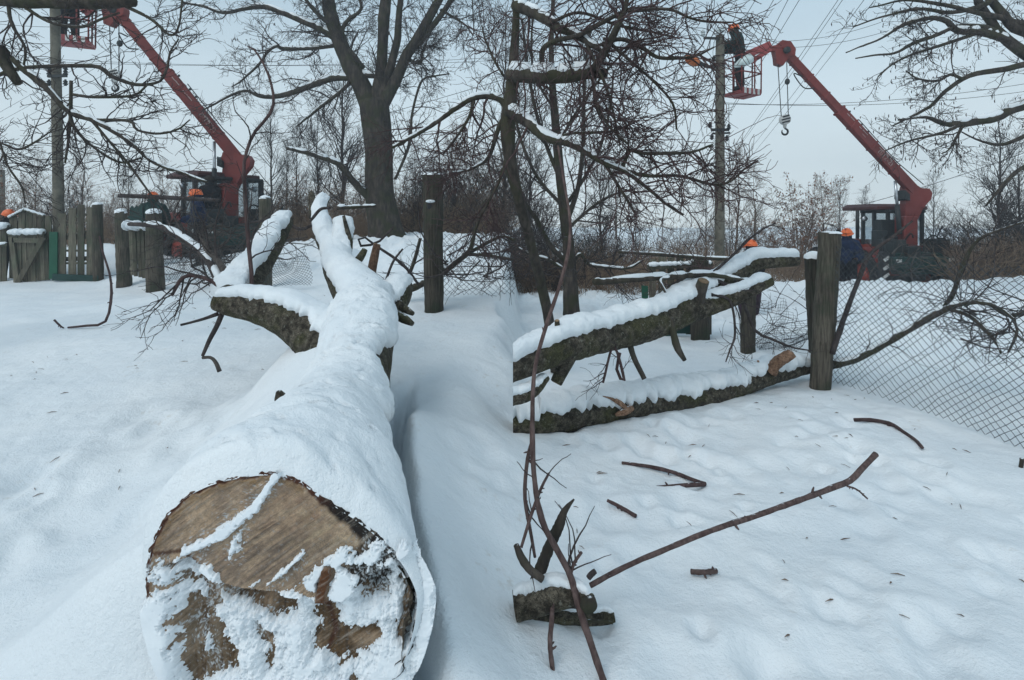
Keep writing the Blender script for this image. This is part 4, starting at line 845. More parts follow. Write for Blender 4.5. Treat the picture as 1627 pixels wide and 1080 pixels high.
# ------------------------------------------------------------------ people
def person(label, foot, facing, jacket, trouser, arms=None, legs=None, lean=0.0, helmet='helmet', scale=1.0, bulk=1.0):
    """a standing worker; arms/legs give joint positions (x right, y forward, z up)"""
    J = {'pel': (0, 0, .96), 'sp': (0, .01 + lean * .3, 1.14), 'ch': (0, .01 + lean * .7, 1.36), 'nk': (0, .01 + lean, 1.50), 'hd': (0, .04 + lean * 1.2, 1.60), 'tp': (0, .03 + lean * 1.25, 1.70), 'no': (0, .125 + lean * 1.2, 1.615)}
    A = arms or {'l': ((-.29, .05, 1.15), (-.24, .26, 1.05)), 'r': ((.29, .05, 1.15), (.24, .26, 1.05))}
    G = legs or {'l': ((-.12, .04, .52), (-.13, 0, .10)), 'r': ((.12, .04, .52), (.13, 0, .10))}
    V, R, E, tags = [], [], [], []
    def v(p, r): V.append(tuple(p)); R.append(r if isinstance(r, tuple) else (r, r)); return len(V) - 1
    def e(a, b, t): E.append((a, b)); tags.append(t)
    pel = v(J['pel'], (.155, .115)); sp = v(J['sp'], (.15, .11)); ch = v(J['ch'], (.175, .12)); nk = v(J['nk'], .062); hd = v(J['hd'], (.078, .092)); tp = v(J['tp'], (.068, .082))
    e(pel, sp, 'torso'); e(sp, ch, 'torso'); e(ch, nk, 'torso'); e(nk, hd, 'head'); e(hd, tp, 'head')
    for s, k in ((-1, 'l'), (1, 'r')):
        sh = np.array((s * .19, J['ch'][1], 1.41)); el, wr = np.array(A[k][0]), np.array(A[k][1]); a = v(sh, .075); b = v(el, .056); c = v(wr, .040)
        e(ch, a, 'torso'); e(a, b, 'arm'); e(b, c, 'arm')
        d = (wr - el) / np.linalg.norm(wr - el); side = np.cross(d, (0, 0, 1.)); side = side / (np.linalg.norm(side) + 1e-6); up = np.cross(side, d)
        pm = v(wr + d * .06, (.040, .022)); e(c, pm, 'hand')
        for q, ln in ((-.03, .062), (-.01, .075), (.011, .07), (.03, .055)):
            f1 = v(wr + d * .105 + side * q, .011); f2 = v(wr + d * (.105 + ln * .6) + side * q - up * .012, .0095); f3 = v(wr + d * (.105 + ln) + side * q - up * .03, .008); e(pm, f1, 'hand'); e(f1, f2, 'hand'); e(f2, f3, 'hand')
        t1 = v(wr + d * .05 - side * s * .045, .012); t2 = v(wr + d * .085 - side * s * .06, .010); e(pm, t1, 'hand'); e(t1, t2, 'hand')
        hp = v((s * .10, 0, .90), .108); kn = v(G[k][0], .076); an = v(G[k][1], .058); an_ = np.array(G[k][1]); h1 = v(an_ + np.array((0, .05, -.05)), (.055, .05)); to = v(an_ + np.array((s * .01, .17, -.062)), (.048, .032))
        e(pel, hp, 'leg'); e(hp, kn, 'leg'); e(kn, an, 'leg'); e(an, h1, 'foot'); e(h1, to, 'foot')
    me = bpy.data.meshes.new('body_cage'); me.from_pydata(V, E, []); o = bpy.data.objects.new('body_cage', me); COL.objects.link(o)
    o.modifiers.new('skin', 'SKIN'); sv = me.skin_vertices[0].data
    for i, r in enumerate(R): sv[i].radius = r; sv[i].use_root = (i == 0)
    sb = o.modifiers.new('sub', 'SUBSURF'); sb.levels = 1
    dg = bpy.context.evaluated_depsgraph_get(); ev = o.evaluated_get(dg); m2 = bpy.data.meshes.new_from_object(ev); bpy.data.objects.remove(o)
    pts = np.array([p.co for p in m2.vertices]); nr = np.array([p.normal for p in m2.vertices]); polys = [tuple(p.vertices) for p in m2.polygons]; bpy.data.meshes.remove(m2)
    pts = pts * scale; EV = np.array(V) * scale; ea, eb = EV[[x[0] for x in E]], EV[[x[1] for x in E]]; cen = np.array([pts[list(p)].mean(0) for p in polys]); ab = eb - ea
    t = np.clip(((cen[:, None] - ea) * ab).sum(-1) / (ab ** 2).sum(-1), 0, 1); dist = np.linalg.norm(cen[:, None] - ea - t[..., None] * ab, axis=-1)
    rr = np.array([max(R[a][0], R[b][0]) for a, b in E]) * scale; near = (dist / rr).argmin(1); ft = [tags[k] for k in near]
    ft = [('leg' if (f == 'torso' and cen[i][2] < .93 * scale) else f) for i, f in enumerate(ft)]
    root = thing('person', label, 'person', foot, facing)
    Qs = [p for p in polys if len(p) == 4]; Ts = [p for p in polys if len(p) == 3]
    link('body', mesh_of('body', pts, Qs or None, Ts or None), M['skin'], root)
    def wear(name, kinds, mat, off):
        sel = [p for p, f in zip(polys, ft) if f in kinds]
        if not sel: return
        us = sorted({i for p in sel for i in p}); mp = {i: k for k, i in enumerate(us)}; w = .010 * fbm(pts[us, 0] * 9, pts[us, 1] * 9, pts[us, 2] * 9, 3, 5); Vv = pts[us] + nr[us] * (off + w)[:, None]
        link(name, mesh_of(name, Vv, [[mp[i] for i in p] for p in sel if len(p) == 4] or None, [[mp[i] for i in p] for p in sel if len(p) == 3] or None), M[mat], root)
    wear('jacket', ('torso', 'arm'), jacket, .045 * bulk); wear('trousers', ('leg',), trouser, .030); wear('boots', ('foot',), 'boot', .018); wear('gloves', ('hand',), 'cloth_dark', .006)
    hd_ = np.array(J['tp']) * scale; m = MB(); m.ball(hd_ + np.array((0, -.005, -.035)) * scale, np.array((.128, .150, .135)) * scale, 20, 8, 0); m.tube([hd_ + np.array((0, .02, -.045)) * scale, hd_ + np.array((0, .025, -.03)) * scale], [.158 * scale, .132 * scale], 20)
    m.bar(hd_ + np.array((0, -.12, .06)) * scale, hd_ + np.array((0, .12, .07)) * scale, .03, .05); m.build('helmet', M[helmet], root, True, local=True)
    m = MB(); c = np.array(J['hd']) * scale
    m.ball(c + np.array((0, .093, .005)) * scale, np.array((.016, .03, .028)) * scale, 8, 6); m.build('nose', M['skin'], root, True, local=True)
    for s in (-1, 1):
        m = MB(); m.ball(c + np.array((s * .032, .083, .035)) * scale, .012 * scale, 8, 6); m.build('eye', M['hair'], root, True, local=True)
        m = MB(); m.ball(c + np.array((s * .085, 0, .01)) * scale, np.array((.012, .025, .034)) * scale, 8, 6); m.build('ear', M['skin'], root, True, local=True)
    m = MB(); m.tube([c + np.array((-.025, .087, -.035)) * scale, c + np.array((0, .094, -.038)) * scale, c + np.array((.025, .087, -.035)) * scale], .005, 6); m.build('mouth', M['cloth_plum'], root, True, local=True)
    m = MB(); m.ball(c + np.array((0, -.03, .02)) * scale, np.array((.086, .085, .085)) * scale, 12, 8); m.build('hair', M['hair'], root, True, local=True)
    m = MB(); ang = np.linspace(0, 2 * np.pi, 17); m.tube(np.stack([np.cos(ang) * .085, np.sin(ang) * .08 + J['nk'][1], 1.485 + 0 * ang], 1) * scale, .03 * scale, 8, False); m.build('collar', M[jacket], root, True, local=True)
    return root
def feet(px, pytop, d, h=1.80): p = W(px, pytop, d); p[2] -= h; return p
PI = math.pi
person('worker in blue jacket and orange helmet standing before the left tractor', feet(319, 300, 12.2), PI * .62, 'cloth_blue', 'cloth_dark', {'l': ((-.30, .06, 1.16), (-.16, .28, 1.10)), 'r': ((.30, .06, 1.16), (.18, .30, 1.12))}, lean=.06)
person('worker in green jacket and orange helmet behind the snow-capped post', feet(243, 304, 12.9), PI * .2, 'cloth_green', 'cloth_trouser')
person('worker with orange helmet half hidden by the fence at the left edge', feet(13, 332, 12.8), -PI * .6, 'cloth_dark', 'cloth_trouser')
person('worker whose orange helmet shows above the leaning log', feet(1194, 380, 11.0), PI * .1, 'cloth_dark', 'cloth_plum', legs={'l': ((-.14, .12, .52), (-.16, -.05, .10)), 'r': ((.12, .02, .52), (.15, .12, .10))})
person('worker in orange helmet standing beside the right tractor behind the corner post', feet(1346, 362, 13.2), PI * .75, 'cloth_blue', 'cloth_dark')

# ------------------------------------------------------------------ tractors with a crane and basket
def RZ(a): c, s = math.cos(a), math.sin(a); return np.array(((c, -s, 0), (s, c, 0), (0, 0, 1.)))
def tractor(label, hx, hy, d, yaw, tip, elbow_d, arm, bucket, hook, K=.8):
    """hx,hy: boom heel in the photograph; tip: boom head; arm: points of the jib; bucket: centre of the basket floor"""
    HEADZ = 3.15; head = W(hx, hy, d); O = head.copy(); O[2] -= HEADZ
    Rm = RZ(yaw); off = np.array((.35, -.15, 0)); O = O - Rm @ off                # the crane column stands right of the middle, over the rear axle
    root = thing('crane_tractor', label, 'tractor', O)
    def G(p): return O + Rm @ np.asarray(p, float)
    def bx(m, c, s, b=.02): m.bbox(G(c), s, Rm, b); return m
    def part(name, mat, *cs, parent=None, sm=False, b=.02):
        for c, s in cs: m = MB(); bx(m, c, s, b); o = m.build(name, M[mat], parent or root, sm)
        return o
    # wheels
    for x in (-.95, .95):
        for y in (.15, 2.35):
            m = MB(); c = np.array((x, y, .72)); prof = [(-.27, .40), (-.27, .60), (-.22, .69), (-.1, .72), (.1, .72), (.22, .69), (.27, .60), (.27, .40)]; seg = 40; V = []; ang = np.linspace(0, 2 * np.pi, seg, endpoint=False)
            for a, r in prof: V.append(np.stack([np.full(seg, x + a), y + r * np.cos(ang), .72 + r * np.sin(ang)], 1))
            V = np.concatenate(V); Q = [(i * seg + k, i * seg + (k + 1) % seg, (i + 1) * seg + (k + 1) % seg, (i + 1) * seg + k) for i in range(len(prof) - 1) for k in range(seg)]
            m.add((V @ Rm.T) + O, Q)
            for k in range(22):
                a = k / 22 * 2 * math.pi
                for sx in (-1, 1):
                    a2 = a + sx * .07; Rl = np.array(((1, 0, 0), (0, math.cos(a2), -math.sin(a2)), (0, math.sin(a2), math.cos(a2)))); Rt = np.array(((math.cos(sx * .6), -math.sin(sx * .6), 0), (math.sin(sx * .6), math.cos(sx * .6), 0), (0, 0, 1)))
                    Ry = Rm @ Rl @ Rt
                    m.bbox(G((x + sx * .13, y - .735 * math.sin(a2), .72 + .735 * math.cos(a2))), (.27, .06, .07), Ry, .012)
            ty = m.build('wheel', M['rubber'], root); m = MB(); sx = 1 if x > 0 else -1
            m.tube([G((x - .18, y, .72)), G((x + .18, y, .72))], .39, 24); m.tube([G((x + sx * .18, y, .72)), G((x + sx * .26, y, .72))], [.2, .13], 16); m.build('rim', M['paint_orange_red'], ty)
    part('chassis', 'steel_dark', ((0, 1.3, .85), (.8, 3.4, .45)), ((0, .15, .72), (1.5, .3, .3)), ((0, 2.35, .72), (1.5, .3, .3)))
    # hood, fenders, cab
    part('hood', 'paint_red', ((.1, 2.55, 1.42), (.9, 1.2, .68))); part('grille', 'steel_dark', ((.1, 3.17, 1.4), (.75, .05, .5)))
    for x in (-.95, .95):
        m = MB(); ang = np.linspace(math.radians(8), math.radians(172), 14); P = np.array([(y_ * math.cos(a) + .15, .72 + y_ * math.sin(a)) for y_ in (.86,) for a in ang])
        V = []; Q = []
        for i, (yy, zz) in enumerate(P): V += [G((x - .30, yy, zz)), G((x + .30, yy, zz)), G((x + .30, yy, zz - .03)), G((x - .30, yy, zz - .03))]
        for i in range(len(P) - 1):
            for k in range(4): Q.append((i * 4 + k, i * 4 + (k + 1) % 4, (i + 1) * 4 + (k + 1) % 4, (i + 1) * 4 + k))
        m.add(V, Q); m.build('fender', M['paint_red'], root)
    cabc = np.array((.10, 1.35, 0))
    _part, _bx = part, bx
    def ct(c): return (cabc[0] + c[0] * K, cabc[1] + (c[1] - 1.72) * K, c[2])
    def part(name, mat, *cs, parent=None, sm=False, b=.02): return _part(name, mat, *[(ct(c), (q[0] * K, q[1] * K, q[2])) for c, q in cs], parent=parent, sm=sm, b=b)
    def bx(m, c, q, b=.02): return _bx(m, ct(c), (q[0] * K, q[1] * K, q[2]), b)
    G0 = G
    def G(p): return G0(ct(p))
    part('cab_floor', 'steel_dark', ((0, 1.7, 1.2), (1.7, 1.7, .12)))
    part('cab_side', 'paint_orange_red', ((-.85, 1.7, 1.42), (.05, 1.7, .42)), ((.85, 1.7, 1.42), (.05, 1.7, .42)), ((0, .87, 1.42), (1.68, .05, .42)), ((0, 2.56, 1.42), (1.68, .05, .42)))
    z0, z1 = 1.62, 2.70
    for x in (-.85, .85):
        for y in (.88, 1.78, 2.56): part('cab_pillar', 'paint_black', ((x, y, (z0 + z1) / 2), (.13, .15, z1 - z0)))
    part('cab_pillar', 'paint_black', ((0.0, .88, (z0 + z1) / 2), (.07, .07, z1 - z0)))
    part('cab_rail', 'paint_black', ((-.85, 1.72, 2.68), (.1, 1.75, .1)), ((.85, 1.72, 2.68), (.1, 1.75, .1)), ((0, .88, 2.68), (1.7, .1, .1)), ((0, 2.56, 2.68), (1.7, .1, .1)))
    for x in (-.85, .85):
        for y, l in ((1.33, .81), (2.17, .69)): part('window', 'glass', ((x, y, (z0 + z1) / 2), (.012, l, z1 - z0 - .06)), b=.003)
    for x in (-.42, .42): part('window', 'glass', ((x, .88, (z0 + z1) / 2), (.76, .012, z1 - z0 - .06)), b=.003)
    part('windscreen', 'glass', ((0, 2.56, (z0 + z1) / 2), (1.58, .012, z1 - z0 - .06)), b=.003)
    m = MB(); bx(m, (0, 1.72, 2.78), (1.86, 1.92, .12), .04); m.box(G((0, 1.72, 2.87)), (1.5 * K, 1.55 * K, .10), Rm, .8); m.build('roof', M['paint_maroon'], root)
    part('seat', 'paint_black', ((-.1, 1.55, 1.42), (.5, .5, .25)), ((-.1, 1.3, 1.75), (.5, .12, .6)))
    for x in (-.97, .97):
        m = MB(); m.tube([G((x * .9, .9, 2.5)), G((x * 1.08, .84, 2.45)), G((x * 1.08, .74, 2.45))], [.03, .03, .09], 12); m.build('headlight', M['chrome'], root, True)
    m = MB(); m.tube([G((-.9, 2.6, 2.2)), G((-1.25, 2.75, 2.3)), G((-1.3, 2.75, 1.9))], .018, 6); bx(m, (-1.3, 2.75, 1.95), (.16, .04, .3)); m.build('mirror', M['paint_black'], root)
    part, bx, G = _part, _bx, G0
    m = MB(); m.tube([G((.4, 2.5, 1.7)), G((.4, 2.5, 2.75))], .06, 10); m.build('exhaust', M['steel_dark'], root, True)
    # rear platform with outriggers
    part('platform', 'paint_green_dark', ((0, -.72, 1.18), (2.25, .5, .34)), ((0, -.45, .95), (1.8, .9, .18)), ((0, -.2, 1.38), (1.6, .7, .14)))
    part('machinery', 'steel_dark', ((-.55, -.25, 1.62), (.55, .5, .42)), ((.85, -.25, 1.6), (.45, .5, .5)), ((-.2, -.55, 1.5), (.4, .3, .3)), ((-.9, -.5, 1.5), (.25, .3, .5)), ((1.0, -.6, 1.5), (.2, .25, .35)), ((-.3, .1, 1.75), (.5, .4, .35)), ((-.15, .32, 2.05), (.75, .3, .75)), ((-.65, .1, 1.85), (.3, .3, .5)))
    rg = np.random.RandomState(4)
    for k in range(9):
        a = np.array((rg.uniform(-.9, .9), rg.uniform(-.6, 0), rg.uniform(1.4, 1.9))); b = a + rg.normal(0, .3, 3) * (1, .5, .6); c = (a + b) / 2 + np.array((0, -.1, .2)); P = crom([G(a), G(c), G(b)], 10); m = MB(); m.tube(P, .022, 6); m.build('hose', M['rubber'], root, True)
    part('number_plate', 'paint_white', ((.72, -.985, 1.28), (.30, .012, .09)), b=.003)
    for x in (-1.2, 1.2):
        o = part('outrigger', 'paint_black', ((x, -.78, .95), (.20, .22, 1.1))); 
        for k in range(4): q = MB(); Rt = np.array(((math.cos(.6), 0, -math.sin(.6)), (0, 1, 0), (math.sin(.6), 0, math.cos(.6)))); q.bbox(G((x, -.893, .58 + k * .24)), (.20, .012, .09), Rm @ Rt, .003); q.build('stripe', M['paint_white'], o)
        part('outrigger_foot', 'steel_dark', ((x, -.78, .42), (.36, .34, .06)))
        m = MB(); m.tube([G((x * .7, -.65, 1.3)), G((x * .98, -.78, 1.55)), G((x * 1.02, -.78, 1.9))], [.05, .05, .03], 8); m.build('outrigger_arm', M['steel_dark'], root, True)
    part('rear_lamp', 'paint_white', ((-.9, -.985, 1.25), (.16, .012, .10)), b=.003)
    # crane column and boom, in the plane of the picture as the arm swings across
    bt = W(*tip, elbow_d); bd = bt - head; bL = np.linalg.norm(bd); u = bd / bL; n = np.array((0, 1., 0)); n -= n @ u * u; n /= np.linalg.norm(n); v = np.cross(n, u); v = v * np.sign(v[2])      # u along the boom, v upward across it
    col0 = G(off + np.array((0, 0, 1.3)))
    m = MB(); m.bbox(G(off + np.array((-.36, 0, 1.90))), (.42, .42, 1.25), Rm, .03); m.build('column', M['paint_red'], root)
    m = MB(); m.tube([col0 - np.array((0, 0, .15)), col0 + np.array((0, 0, .12))], .45, 24); m.build('slew_ring', M['steel_dark'], root, True)
    def pl(*q): return [head + np.array((a, 0, b)) * (.86, 1, .95) for a, b in q]
    m = MB(); m.prism(pl((-.50, .28), (-.30, .40), (.02, .22), (.30, .20), (.40, .06), (.36, -.12), (.08, -.42), (-.16, -.85), (-.54, -.85), (-.54, -.5), (-.50, -.15), (-.58, .02)), (0, 1, 0), .26); m.build('boom_heel', M['paint_red'], root)
    m = MB(); m.prism(pl((-.62, .15), (-.46, .02), (-.46, -.18), (-.62, -.12)), (0, 1, 0), .46); m.build('pivot_plate', M['steel_dark'], root)
    s0 = head + u * .15
    m = MB(); m.bar(s0, head + u * (bL * .60), .18, .32, .02); b1 = m.build('boom', M['paint_red'], root)
    m = MB(); m.bar(head + u * (bL * .58), head + u * bL, .15, .25, .02); b2 = m.build('boom_extension', M['paint_red'], root)
    for q in (.18, .35, .50, .597): m = MB(); m.bar(head + u * (bL * q), head + u * (bL * q + .06), .20, .345, .01); m.build('collar', M['paint_red'], b1)
    for q in (.70, .82, .93): m = MB(); m.bar(head + u * (bL * q), head + u * (bL * q + .05), .17, .275, .01); m.build('collar', M['paint_red'], b2)
    for q in (.42, .47, .56): m = MB(); m.bbox(head + u * bL * q + v * .20, (.05, .05, .06)); m.build('lug', M['steel_dark'], b1)
    m = MB(); m.tube(crom([head + u * bL * .86 - v * .17 - n * .1, head + u * bL * .90 - v * .30 - n * .1, head + u * bL * .82 - v * .36 - n * .1, head + u * bL * .78 - v * .17 - n * .1], 14), .018, 6); m.build('hose', M['rubber'], b2, True)
    m = MB(); m.tube([head + u * .1 + v * .35, head + u * bL * .2 + v * .22, head + u * bL * .5 + v * .24], .014, 6); m.build('cable', M['cable'], b1, True)
    cyl0 = G(off + np.array((-.66, 0, 2.0))) - n * .12; cyl1 = head + u * .85 - v * .20
    m = MB(); m.tube([cyl0, cyl0 + (cyl1 - cyl0) * .55], .065, 12); cy = m.build('cylinder', M['steel_dark'], root, True); m = MB(); m.tube([cyl0 + (cyl1 - cyl0) * .5, cyl1], .04, 12); m.build('piston', M['chrome'], cy, True)
    if True:
        cu = bpy.data.curves.new('boom_number', 'FONT'); cu.body = '(812-2)'; cu.size = .21; cu.extrude = .003; cu.align_x = 'CENTER'; cu.align_y = 'CENTER'; tmp = bpy.data.objects.new('boom_number', cu); COL.objects.link(tmp)
        me = bpy.data.meshes.new_from_object(tmp.evaluated_get(bpy.context.evaluated_depsgraph_get())); bpy.data.objects.remove(tmp); me.name = 'boom_number'
        X = -u; Rt = np.stack([X, np.cross(-n, X), -n], 1); c = head + u * bL * .27 - n * .096
        Vv = np.array([p.co for p in me.vertices]) @ Rt.T + c - origin_of(root)
        for p, q in zip(me.vertices, Vv): p.co = q
        me.update(); link('boom_number', me, M['paint_faded'], root)
        for q, w_, o_ in ((.33, .30, .08), (.305, .22, .10), (.29, .34, .09), (.48, .10, .06), (.455, .22, .07), (.445, .16, -.02), (.57, .12, .06), (.545, .16, .07)):
            m = MB(); a = head + u * bL * q - n * .093 + v * o_; m.bar(a, a - u * w_, .006, .022, .001); m.build('worn_marking', M['paint_faded'], b1)
    # head with sheaves, jib and basket
    h2 = bt
    def hp(*q): return [h2 + np.array((a, 0, b)) for a, b in q]
    m = MB(); m.prism(hp((-.36, .10), (-.12, .30), (.12, .26), (.26, .05), (.24, -.12), (.06, -.20), (-.10, -.42), (-.28, -.36), (-.30, -.16)), (0, 1, 0), .22); m.build('boom_head', M['paint_red'], root)
    m = MB(); m.tube([h2 + np.array((-.02, -.2, 0)), h2 + np.array((-.02, .2, 0))], .09, 16); m.build('pin', M['steel_dark'], root, True)
    AR = [W(*q) for q in arm]
    m = MB(); m.bar(h2 + np.array((-.1, 0, .12)), AR[0], .12, .16, .015); m.bar(h2 + np.array((-.1, 0, .0)), AR[0], .10, .10, .015); m.build('jib', M['paint_red'], root)
    m = MB(); m.bar(AR[0] + np.array((0, -.1, .10)), AR[1], .09, .20, .015); m.bar(AR[0] + np.array((0, -.1, -.02)), AR[2], .08, .13, .015); m.build('jib_arm', M['paint_basket'], root)
    basket(root, W(*bucket), .42)
    hx_, hy_, hd_ = hook; hk = W(hx_, hy_, hd_)
    for sx, top in ((-.10, (-.20, -.33)), (.10, (.05, -.18))):
        m = MB(); m.tube([h2 + np.array((top[0], 0, top[1])), hk + np.array((sx, 0, .08))], .013, 6); m.build('hoist_cable', M['cable'], root, True)
    m = MB(); m.ball(h2 + np.array((.07, 0, -.85)), (.07, .07, .09), 10, 8); m.build('limit_weight', M['steel_dark'], root, True)
    m = MB(); m.tube([hk + np.array((0, -.07, 0)), hk + np.array((0, .07, 0))], .14, 28); blk = m.build('hook_block', M['paint_white'], root)
    for z in (-.07, .01, .09):
        wd_ = math.sqrt(max(.001, (.14 ** 2 - z * z))) * 1.9; Rt = np.array(((math.cos(.25), 0, -math.sin(.25)), (0, 1, 0), (math.sin(.25), 0, math.cos(.25)))); q = MB(); q.bbox(hk + np.array((0, -.073, z)), (wd_, .012, .04), Rt, .002); q.build('stripe', M['paint_black'], blk)
    m = MB(); m.tube([hk + np.array((0, 0, -.12)), hk + np.array((0, 0, -.24))], [.06, .035], 12); m.build('shackle', M['paint_white'], root, True)
    ang = np.linspace(math.radians(80), math.radians(-215), 22); P = np.stack([.085 * np.cos(ang), 0 * ang, -.34 + .085 * np.sin(ang)], 1) + hk; m = MB(); m.tube(np.vstack([hk + np.array((0, 0, -.2)), P]), np.concatenate([[.026], np.linspace(.026, .03, 15), np.linspace(.028, .010, 7)]), 10); m.build('hook', M['steel_dark'], root, True)
    return root, G
def basket(root, c, yaw):
    Rm = RZ(yaw); w, l, h = .74, .62, 1.0
    def G(p): return c + Rm @ np.asarray(p, float)
    m = MB(); m.bbox(G((0, 0, 0)), (w, l, .10), Rm, .012); fl = m.build('basket_floor', M['paint_basket'], root)
    m = MB(); m.bar(G((.0, -l / 2, -.055)), G((.0, l / 2, -.055)), .03, .02); m.build('floor_rib', M['paint_red'], fl)
    for k in range(4): q = MB(); q.bbox(G((-w / 2 + .13 + k * .165, -l / 2 - .004, .03)), (.085, .014, .15), Rm, .003); q.build('stripe', M['paint_white'], fl)
    m = MB(); m.bbox(G((0, -l / 2 + .002, .05)), (w, .02, .12), Rm, .003); m.build('toe_board', M['paint_basket'], root)
    for (x, y) in [(-w / 2, -l / 2), (w / 2, -l / 2), (w / 2, l / 2), (-w / 2, l / 2), (0, l / 2), (w / 2, 0), (-w / 2, 0), (.12, -l / 2)]:
        m = MB(); m.tube([G((x * .98, y * .98, 0)), G((x, y, h))], .02, 8); m.build('upright', M['paint_red'], root, True)
    for z in (h, h * .55):
        m = MB(); m.tube([G(p) for p in ((-w / 2, -l / 2, z), (w / 2, -l / 2, z), (w / 2, l / 2, z), (-w / 2, l / 2, z), (-w / 2, -l / 2, z))], .021, 8); m.build('guard_rail', M['paint_red'], root, True)
    for a, b in (((w / 2, -l / 2, h * .55), (w / 2, 0, h)), ((-w / 2, -l / 2, 0), (-w / 2, 0, h * .55)), ((-w / 2, 0, h * .55), (-w / 2, l / 2, h))): m = MB(); m.tube([G(a), G(b)], .014, 6); m.build('brace', M['paint_red'], root, True)
YAW = math.radians(34)
tractor('red crane tractor behind the snow bank on the right, boom raised over the yard', 1458, 310, 16.0, math.radians(3), (1247, 82), 15.2, [(1222, 78, 15.1), (1175, 92, 15.0), (1192, 99, 15.05)], (1180, 150, 15.0), (1247, 190, 15.2), K=.86)
tractor('red crane tractor behind the brush pile on the left, boom rising to the upper left', 382, 258, 15.0, math.radians(56), (186, 18), 14.2, [(160, 8, 14.1), (128, 16, 14.0), (136, 24, 14.05)], (119, 68, 14.0), (183, 119, 14.2), K=.95)
b0 = W(1177, 144, 14.95)
person('worker in green jacket and orange helmet standing in the raised basket working at the pole', b0, PI * .42, 'cloth_green', 'cloth_dark', {'l': ((-.26, .16, 1.20), (-.10, .40, 1.24)), 'r': ((.26, .16, 1.16), (.12, .38, 1.14))}, lean=.12, scale=1.05, bulk=1.15)
m = MB(); V = []; ca = np.linspace(0, 1, 12); P = W(1166, 106, 14.62) + (W(1193, 92, 14.62) - W(1166, 106, 14.62)) * ca[:, None]; m.tube(P, .03 + .11 * np.sin(np.clip(ca * 1.1, 0, 1) * np.pi * .62), 12); o = m.build('canvas_bag', M['bag'], None, True); tag(o, 'pale grey canvas tool bag hung on the basket rail by the worker', 'bag')
person('worker in dark clothes standing in the basket at the upper left, half behind the pole', W(110, 66, 14.0), PI * .3, 'cloth_dark', 'cloth_dark')
dv = W(334, 284, 14.3); dv[2] -= 1.70
person('driver in dark jacket sitting inside the left tractor cab', dv, PI * .3, 'cloth_dark', 'cloth_dark', legs={'l': ((-.13, .38, .86), (-.13, .42, .48)), 'r': ((.13, .38, .86), (.13, .42, .48))}, helmet='hair')

# ------------------------------------------------------------------ trees
def traced_tree(label, foot, trunk, limbs, seed, lv, d=None, mats=('bark_tree', 'bark_limb', 'twig_dark'), pods=0, snow=(), flat=.6, name='bare_tree', up=(.03, .03, .02), cat='tree'):
    """trunk and limbs traced as (px,py,width[,depth]); lv = per level (count, (length), (angle), points)"""
    rg = np.random.RandomState(seed); root = thing(name, label, cat, foot); L = []
    if trunk is not None:
        P, R = path(trunk, n=max(30, len(trunk) * 6), d0=d, d1=d); V, Q, T = bark_tube(P, R, 40, .07, seed, 1.2, 22); MB().add(V, Q, T).build('trunk', M[mats[0]], root, True)
    for i, l in enumerate(limbs):
        P, R = path(l, d, d, n=max(14, len(l) * 4)); P = P + np.cumsum(rg.normal(0, 1, P.shape) * R.mean() * .10, axis=0) * np.linspace(0, 1, len(P))[:, None]; L.append((P, R))
        m = MB(); m.tube(P, R, 10 if R[0] > .03 else 7); m.build('limb', M[mats[0] if R[0] > .06 else mats[1]], root, True)
    g = MB()
    for i in snow: snow_on(g, *L[i], rg, 1.0, cut=.22)
    if snow: g.build('snow_ridge', M['snow_cap'], root, True)
    Ps, Rs = stack(L, 20); m = MB(); cur = (Ps, Rs); tips = None
    for k, (c, ln, an, n, jit, tip) in enumerate(lv):
        cur = spawn(rg, *cur, c, ln, an, n, up[min(k, len(up) - 1)], jit, .55, tip, .12 if k == 0 else .15, 1.0, .45, flat); add_tubes(m, *cur, 5 if k == 0 else (4 if k == 1 else 3))
    m.build('crown', M[mats[2]], root, True, kind='stuff')
    if pods:
        tp = cur[0][:, -1]; sel = rg.choice(len(tp), min(pods, len(tp)), False); tp = tp[sel]; h = rg.uniform(.03, .075, len(tp)); P = np.stack([tp, tp - np.stack([h * .1, h * 0, h * .5], 1), tp - np.stack([0 * h, h * 0, h], 1)], 1)
        m = MB(); add_tubes(m, P, np.repeat(np.array([[.003, .011, .003]]), len(P), 0), 4); m.build('seed_pods', M['twig_dark'], root, True, kind='stuff')
    return root
D = 14.0
